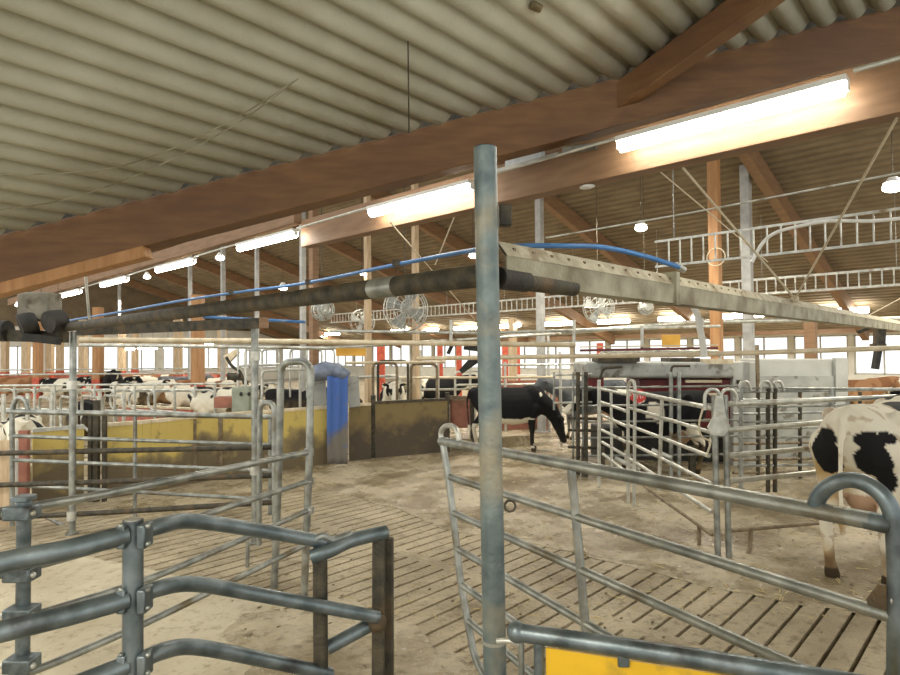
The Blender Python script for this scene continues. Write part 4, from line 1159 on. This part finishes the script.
# gate end frame N2
b = XY(320, 2.15)
t = thing('gate_end_frame', b, 'dark steel post frame with bent crossbars standing left of the centre foreground', 'frame')
MB().tube([b, W(320, 548, 2.15)], .026, 16).build('post', galv_dark, t)
b2 = XY(374, 2.28); MB().beam(b2, W(379, 532, 2.28), .046, .046, fwd0).build('post', galv_dark, t, bevel=.006)
b3 = XY(386, 2.34); MB().beam(b3, W(389, 538, 2.34), .034, .04, fwd0).build('post', galv_dark, t, bevel=.006)
MB().tube(curve([W(311, 557, 2.1), W(330, 550, 2.12), W(352, 540, 2.2), W(386, 532, 2.28)], 5), .026, 16).build('top_bar', galv_blue, t)
MB().tube(curve([W(312, 541, 2.1), W(322, 536, 2.12), W(333, 540, 2.14), W(350, 534, 2.2)], 5), .014, 10).build('hook_loop', galv, t)
MB().tube([W(327, 648, 2.17), W(377, 621, 2.26)], .025, 14).build('brace', galv_blue, t)
MB().sphere(W(377, 622, 2.24), .036).build('weld_fitting', galv_dark, t)

# ------------------------------------------------------------------ lower right gate with yellow plate
G = Gate(XY(515, 1.86), XY(900, 1.5), 'blue-grey pipe gate with yellow plate at the bottom right foreground')
G.bar([(516, 632), (545, 636), (700, 659), (960, 702)], .0265, galv_blue, 'top_rail', rad=.1)
MB().sphere(G.pl(517, 632), .032).build('rail_cap', galv_blue, G.t)
G.bar([(539, 640), (540, 800)], .016, galv_blue, 'upright')
G.bar([(521, 640), (522, 700)], .009, galv, 'hinge_rod')
G.bar([(497, 641), (508, 640), (521, 644)], .008, galv_light, 'hinge_link', rad=.02)
pa = [G.pl(*p) for p in [(546, 648), (742, 678), (960, 712), (960, 900), (548, 790)]]
MB().prism(pa, fwd0 * .008).build('yellow_plate', yellow_plate, G.t)
for x, y in ((622, 657), (741, 677)):
    a = G.pl(x, y - 12); MB().beam(a - fwd0 * .012, a - fwd0 * .012 - UP * .055, .032, .012, fwd0).build('plate_tab', galv_blue, G.t, bevel=.003)

# ------------------------------------------------------------------ pens on the right
J = XY(718, 6.25)
G = Gate(XY(632, 8.05), XY(713, 6.28), 'pale galvanised pen gate slanting left from the hinged junction post')
for a, b in [((630, 391), (714, 409)), ((630, 408), (713, 433)), ((628, 425), (709, 456)), ((627, 441), (712, 484)), ((627, 457), (712, 512))]:
    G.bar([a, b], .026 if a[1] < 400 else .021, galv_light)
G.bar([(662, 398), (659, 490)], .022, galv_light, 'upright')
G.bar([(628, 503), (628, 387), (630, 381), (634, 381), (635, 388), (634, 506)], .022, galv_light, 'end_loop', rad=.04)
G.bar([(645, 487), (712, 535)], .018, brown_bar, 'skid_bar')
G.bar([(699, 526), (699, 549)], .02, brown_bar, 'skid_foot')
G = Gate(XY(600, 9.3), XY(630, 8.2), 'short pale pen gate section left of the slanting pen gate')
for a, b in [((601, 389), (630, 395)), ((601, 402), (626, 411)), ((602, 415), (626, 426)), ((602, 430), (626, 442)), ((602, 442), (626, 456)), ((603, 454), (626, 472))]: G.bar([a, b], .022, galv_light)
G.bar([(599, 486), (599, 380)], .028, galv_light, 'end_post'); G.bar([(611, 392), (612, 480)], .02, galv_light, 'upright')
t = thing('junction_post', J, 'doubled junction post with round hinge plates where pen gates meet', 'post')
for px, zt in ((714, 395), (725, 395)):
    b = XY(px, 6.2); MB().tube([b, W(px, zt, 6.2)], .03, 12).build('post', galv, t)
for px in (712, 728):
    P = [W(px - 7, 410, 6.2), W(px - 7, 396, 6.2), W(px - 3, 390, 6.2), W(px + 4, 390, 6.2), W(px + 8, 396, 6.2), W(px + 8, 404, 6.2)]
    MB().tube(curve(P, 4), .018, 10).build('end_loop', galv_light, t)
c = W(720, 424, 6.12); MB().prism([W(714, 416, 6.12), W(716, 396, 6.12), W(723, 396, 6.12), W(726, 416, 6.12), W(731, 427, 6.12), W(724, 436, 6.12), W(711, 435, 6.12), W(708, 427, 6.12)], fwd0 * .02).build('hinge_plate', galv_light, t)
MB().tube(curve([W(703, 408, 6.1), W(699, 425, 6.1), W(702, 437, 6.1), W(710, 442, 6.1), W(706, 457, 6.1)], 5), .010, 8).build('rope_loop', rope_mat, t)
G = Gate(XY(724, 6.25), XY(900, 6.95), 'pale galvanised pen gate running right behind the white cow')
for a, b in [((723, 404), (940, 395)), ((727, 430), (940, 413)), ((725, 456), (940, 436)), ((730, 481), (940, 460))]: G.bar([a, b], .029, galv_light)
G.bar([(848, 398), (848, 470)], .022, galv, 'upright')
G.bar([(728, 531), (820, 523)], .02, brown_bar, 'skid_bar')
G.bar([(751, 528), (750, 551), (743, 560)], .022, brown_bar, 'skid_foot', rad=.05)
G = Gate(XY(738, 8.4), XY(900, 8.6), 'darker many-railed pen fence behind the pale right gate', 'pen_fence', 'fence')
for y in (388, 392, 407, 422, 438, 452, 466): G.bar([(738, y), (930, y - 3 if y > 390 else y + 1)], .017, galv)
for x in (742, 763, 775):
    G.bar([(x + (4 if x > 770 else -3), 392), (x - 2, 382), (x + 6, 381), (x + 9, 391)], .02, galv_light, 'hoop_top', rad=.1)
for x in (741, 768, 775, 831): G.bar([(x, 388), (x, 492)], .03, galv_dark if x in (768, 775) else galv, 'upright')
G = Gate(XY(738, 9.6), XY(900, 10.5), 'rear brown-grey pen fence deep behind the right gates', 'pen_fence', 'fence')
for y in (398, 412, 427, 442, 458, 471): G.bar([(733, y + 2), (930, y - 2)], .022, brown_bar if y > 430 else galv)
for x in (758, 800, 860): G.bar([(x, 392), (x, 478)], .03, galv_dark, 'upright')

# ------------------------------------------------------------------ milking box
def box_px(px0, px1, py0, py1, Z0, Z1, dep):
    a = W(px0, py0, Z0); b = W(px1, py0, Z1); c = W(px1, py1, Z1); d = W(px0, py1, Z0)
    return MB().prism([a, b, c, d], fwd0 * dep)
t = thing('milking_robot', XY(665, 11.3), 'dark red milking box with grey hood behind the pen gates', 'milking machine')
box_px(586, 735, 362, 378, 11.4, 10.9, 1.2).build('hood', grey_top, t, bevel=.05)
box_px(640, 732, 379, 428, 11.5, 11.1, .9).build('red_panel', red_dark, t, bevel=.02)
box_px(586, 604, 374, 391, 11.5, 11.4, .4).build('red_side', red_dark, t, bevel=.02)
box_px(600, 738, 428, 478, 11.8, 11.3, .8).build('lower_body', black_mat, t, bevel=.02)
for x0, x1, y in ((686, 722, 380), (690, 722, 393), (684, 700, 405), (684, 720, 419)):
    box_px(x0, x1, y, y + 2.6, 11.1, 11.05, .04).build('light_strip', cream, t)
box_px(598, 640, 357, 362, 11.2, 11.1, .5).build('roof_hatch', galv_dark, t)
box_px(670, 700, 358, 362, 11.2, 11.1, .5).build('roof_hatch', galv_dark, t)
box_px(706, 734, 359, 364, 11.0, 10.9, .3).build('pale_lid', cream, t)
MB().tube(fillet([W(600, 380, 11.2), W(603, 368, 11.2), W(622, 367, 11.2)], .1), .025, 8).build('pipe', galv_dark, t)
t2 = thing('round_sign', W(638, 396, 10.2), 'small red round sign with white marks on the milking box bars', 'sign')
n_ = 12; c = W(638, 396, 10.0)
MB().prism([c + rgt0 * .135 * math.cos(a) + UP * .115 * math.sin(a) for a in [2 * PI * k / n_ for k in range(n_)]], fwd0 * .015).build('sign_plate', sign_red, t2)
mb = MB()
for x, y, x2, y2 in ((-.09, .03, -.03, .05), (-.03, .05, -.06, -.03), (0, .05, -.01, -.04), (0, .05, .045, .04), (.045, .04, .03, 0), (.03, 0, .05, -.04), (.075, .04, .075, -.03), (.075, .04, .1, .0)):
    mb.beam(c + rgt0 * x + UP * y - fwd0 * .006, c + rgt0 * x2 + UP * y2 - fwd0 * .006, .008, .014, fwd0)
mb.build('white_marks', white_sign, t2, smooth=0)
# bars of the milking stall
G = Gate(XY(578, 10.4), XY(735, 10.0), 'long level bars and uprights in front of the milking box', 'bar_frame', 'fence')
for y in (387, 405, 421, 437, 455): G.bar([(578, y + 1), (738, y - 1)], .018, galv)
for x in (578, 586, 671, 679): G.bar([(x, 372), (x, 480)], .034, galv_dark if x < 600 else galv, 'upright')
G.bar([(671, 372), (672, 366), (690, 366)], .02, galv_dark, 'top_bend', rad=.05)
G = Gate(XY(548, 10.8), XY(592, 10.5), 'rusty feed gate with bars beside the head of the black cow', 'feed_gate', 'gate')
for y in (375, 388, 403): G.bar([(554, y), (592, y - 1)], .018, galv_light)
for y in (418, 430, 447): G.bar([(568, y), (600, y + 1)], .025, galv_dark)
for x in (554, 573, 583): G.bar([(x, 372), (x, 410 if x < 560 else 462)], .02, galv, 'upright')
t = thing('metal_clutter', Fz(650, 482), 'low dirty metal feet and hoses on the floor below the milking box', 'machinery')
for x0, y0, x1, y1 in ((652, 450, 672, 458), (615, 458, 640, 470), (630, 470, 650, 478)):
    MB().tube([W(x0, y0, 10.2), W(x1, y1, 10.0)], .04, 8).build('hose', galv_light, t)
for px in (583, 600, 690): b = XY(px, 10.2); MB().beam(b, b + UP * .5, .09, .09, fwd0).build('foot', galv_dark, t)

# cabinets
t = thing('grey_cabinet', XY(803, 11.5), 'wide pale grey cabinet behind the right pen fences', 'cabinet')
box_px(759, 847, 359, 385, 11.6, 11.6, .8).build('cabinet_body', grey_cab, t, bevel=.02)
box_px(759, 836, 376, 470, 11.55, 11.55, .1).build('cabinet_lower', grey_top, t)
box_px(836, 848, 358, 470, 11.5, 11.5, .12).build('cabinet_edge', grey_cab, t)
t = thing('grey_cabinet', XY(744, 11), 'narrow grey cabinet between milking box and steel post', 'cabinet')
box_px(733, 757, 362, 470, 11.0, 11.0, .6).build('cabinet_body', grey_cab, t, bevel=.02)
MB().beam(W(757, 345, 10.9), drop(W(757, 345, 10.9)), .05, .05, fwd0).build('brown_edge', brown_bar, t)
box_px(738, 742, 380, 384, 10.95, 10.95, .05).build('latch', galv_dark, t)

# ------------------------------------------------------------------ middle distance behind the olive wall
tag(box_px(497, 548, 385, 431, 16.4, 16.4, .1).build('brown_barrier', red_brown, smooth=0), 'brown board barrier just behind the black cow back', 'barrier')
t = thing('red_barrier', XY(463, 13.6), 'red-brown board panel left of the tall pole beside the olive wall', 'barrier')
box_px(450, 470, 400, 428, 13.4, 13.2, .06).build('panel', red_brown, t, smooth=0)
box_px(449, 492, 396, 400, 13.5, 13.3, .1).build('top_rail', brown_bar, t, smooth=0)
MB().beam(W(448, 396, 13.4), drop(W(448, 396, 13.4)), .07, .07, fwd0).build('post', galv_dark, t)
MB().beam(W(472, 396, 13.2), drop(W(472, 396, 13.2)), .09, .09, fwd0).build('post', galv_dark, t)
tag(MB().beam(XY(452, 13.2) + UP * .12, XY(530, 13.8) + UP * .12, .3, .22).build('concrete_kerb', slurry_mat, smooth=0), 'dirty low kerb behind the legs of the black cow', 'kerb')
tag(MB().beam(XY(497, 20) + UP * .6, XY(560, 20) + UP * .6, .2, 1.1).build('red_brown_wall', red_brown, smooth=0), 'distant red-brown low wall behind the black cow', 'wall')
t = thing('white_trolley', XY(527, 21), 'small white crate rack far behind the black cow', 'rack')
box_px(516, 540, 375, 378, 20, 20, .5).build('top_shelf', white_plastic, t); box_px(518, 538, 381, 384, 20, 20, .5).build('lower_shelf', white_plastic, t)
for px in (517, 539): MB().beam(W(px, 375, 20), W(px, 392, 20), .06, .06, fwd0).build('leg', white_plastic, t)
for px0, px1, top, bot, Z, lab in [(373, 397, 363, 402, 12.6, 'left pipe hoop on top of the olive barrier'), (378, 408, 361, 402, 13.2, 'rear pipe hoop between the two on the olive barrier'), (411, 437, 364, 401, 12.8, 'right pipe hoop on top of the olive barrier')]:
    P = [W(px0, bot, Z), W(px0, top, Z), W(px1, top, Z), W(px1, bot, Z)]
    tag(MB().tube(fillet(P, .12), .03, 10).build('barrier_hoop', brown_bar if px0 != 378 else galv_dark), lab, 'hoop')
tag(MB().tube([W(345, 363, 12.5), W(445, 362, 12.9)], .03, 8).build('overhead_rail', cream), 'pale brown rail level with the tops of the barrier hoops', 'rail')
tag(MB().tube([W(400, 378, 14), W(555, 377, 14)], .028, 8).build('stall_pipe', cream), 'pale pipe crossing far behind the tall pole', 'pipe')
tag(box_px(392, 420, 383, 401, 15, 15, .2).build('pale_panel', M_noise('pale_yellow_panel', (.50, .46, .28), (.6, .55, .36), 4, .6), smooth=0), 'pale yellowish slatted panel behind the barrier hoops', 'panel')
for i, (px, Z, top) in enumerate([(420, 16, 350), (438, 17, 360), (470, 17, 360), (505, 16, 362), (560, 14, 352), (548, 16, 330)]):
    p = W(px, top, Z)
    tag(MB().tube([drop(p), p], .035, 8).build('stall_upright', galv_light), 'thin distant upright pipe ' + ['behind the right barrier hoop', 'left of the red-brown panel', 'beside the tall pole', 'right of the tall pole', 'above the black cow head', 'behind the black cow shoulder'][i], 'post')
for i, (x0, x1, y, Z) in enumerate([(455, 560, 385, 16), (455, 480, 372, 17), (400, 475, 390, 16), (497, 552, 378, 18), (497, 575, 365, 15), (355, 400, 377, 14), (600, 720, 352, 12.5)]):
    a_ = W(x0, y, Z); b_2 = W(x1, y - 1, Z)
    tag(MB().tube(fillet([drop(a_), a_, b_2, drop(b_2)], .1), .03, 8).build('stall_pipe', galv_light), 'thin distant horizontal stall pipe in the crowded background behind the tall pole', 'pipe', 'background stall pipes behind the pole')

# ------------------------------------------------------------------ small things on near ceiling
a = onceil(408, 40)
tag(MB().tube([a + UP * .02, W(409, 133, (a - CAM).dot(fwd) + .0)], .005, 6).build('hanging_string', galv_dark), 'thin dark string hanging from the pale ceiling', 'string')
def sagwire(pts, label, r=.004):
    P = [onceil(*p) - UP * .06 for p in pts]; tag(MB().tube(curve(P, 6), r, 6).build('ceiling_cable', gutter_mat), label, 'cable')
sagwire([(298, 70), (240, 107), (180, 137), (120, 158), (60, 165), (-10, 166)], 'upper thin cable sagging along the pale ceiling')
sagwire([(298, 70), (245, 110), (190, 142), (130, 170), (60, 193), (-10, 203)], 'lower thin cable sagging along the pale ceiling')
c = onceil(536, 4)
mb = MB().sphere(c - UP * .02, .055, .04, .03)
for v in mb.v: v += noise.noise_vector(v * 30) * .012
tag(mb.build('bird_nest', dung_mat), 'dark nest lump stuck on the ceiling near the top centre', 'nest')

# ------------------------------------------------------------------ light
w = D.worlds.new('world'); scn.world = w; w.use_nodes = True
bg = w.node_tree.nodes['Background']; bg.inputs[0].default_value = (1.0, .98, .92, 1); bg.inputs[1].default_value = 1.0
# added area lights to brighten the barn, set ahead of and behind the camera
def area(loc, sx, sy, power, col=(1, .93, .78), rot=(0, 0, 0)):
    l = D.lights.new('fill_light', 'AREA'); l.shape = 'RECTANGLE'; l.size = sx; l.size_y = sy; l.energy = power; l.color = col
    o = D.objects.new('fill_light', l); COL.objects.link(o); o.location = loc; o.rotation_euler = rot; return o
for u in (-2.0, 12.0, 18.0, 25.0):
    for k, v in enumerate((0.5, 6.5, 12.5, 20, 28, 36)):
        z = min(3.5, cz(u, v) - .3) if u < 0 else (5.2 if u < 20 else 3.3)
        if u < 0 and v > 7: z = 3.4
        area((u, v, z), .12, 1.5, 160 if u > 0 else 95)
scn.view_settings.view_transform = 'Standard'; scn.view_settings.look = 'None'; scn.view_settings.gamma = 1; scn.view_settings.use_curve_mapping = False
scn.view_settings.exposure = 0.62
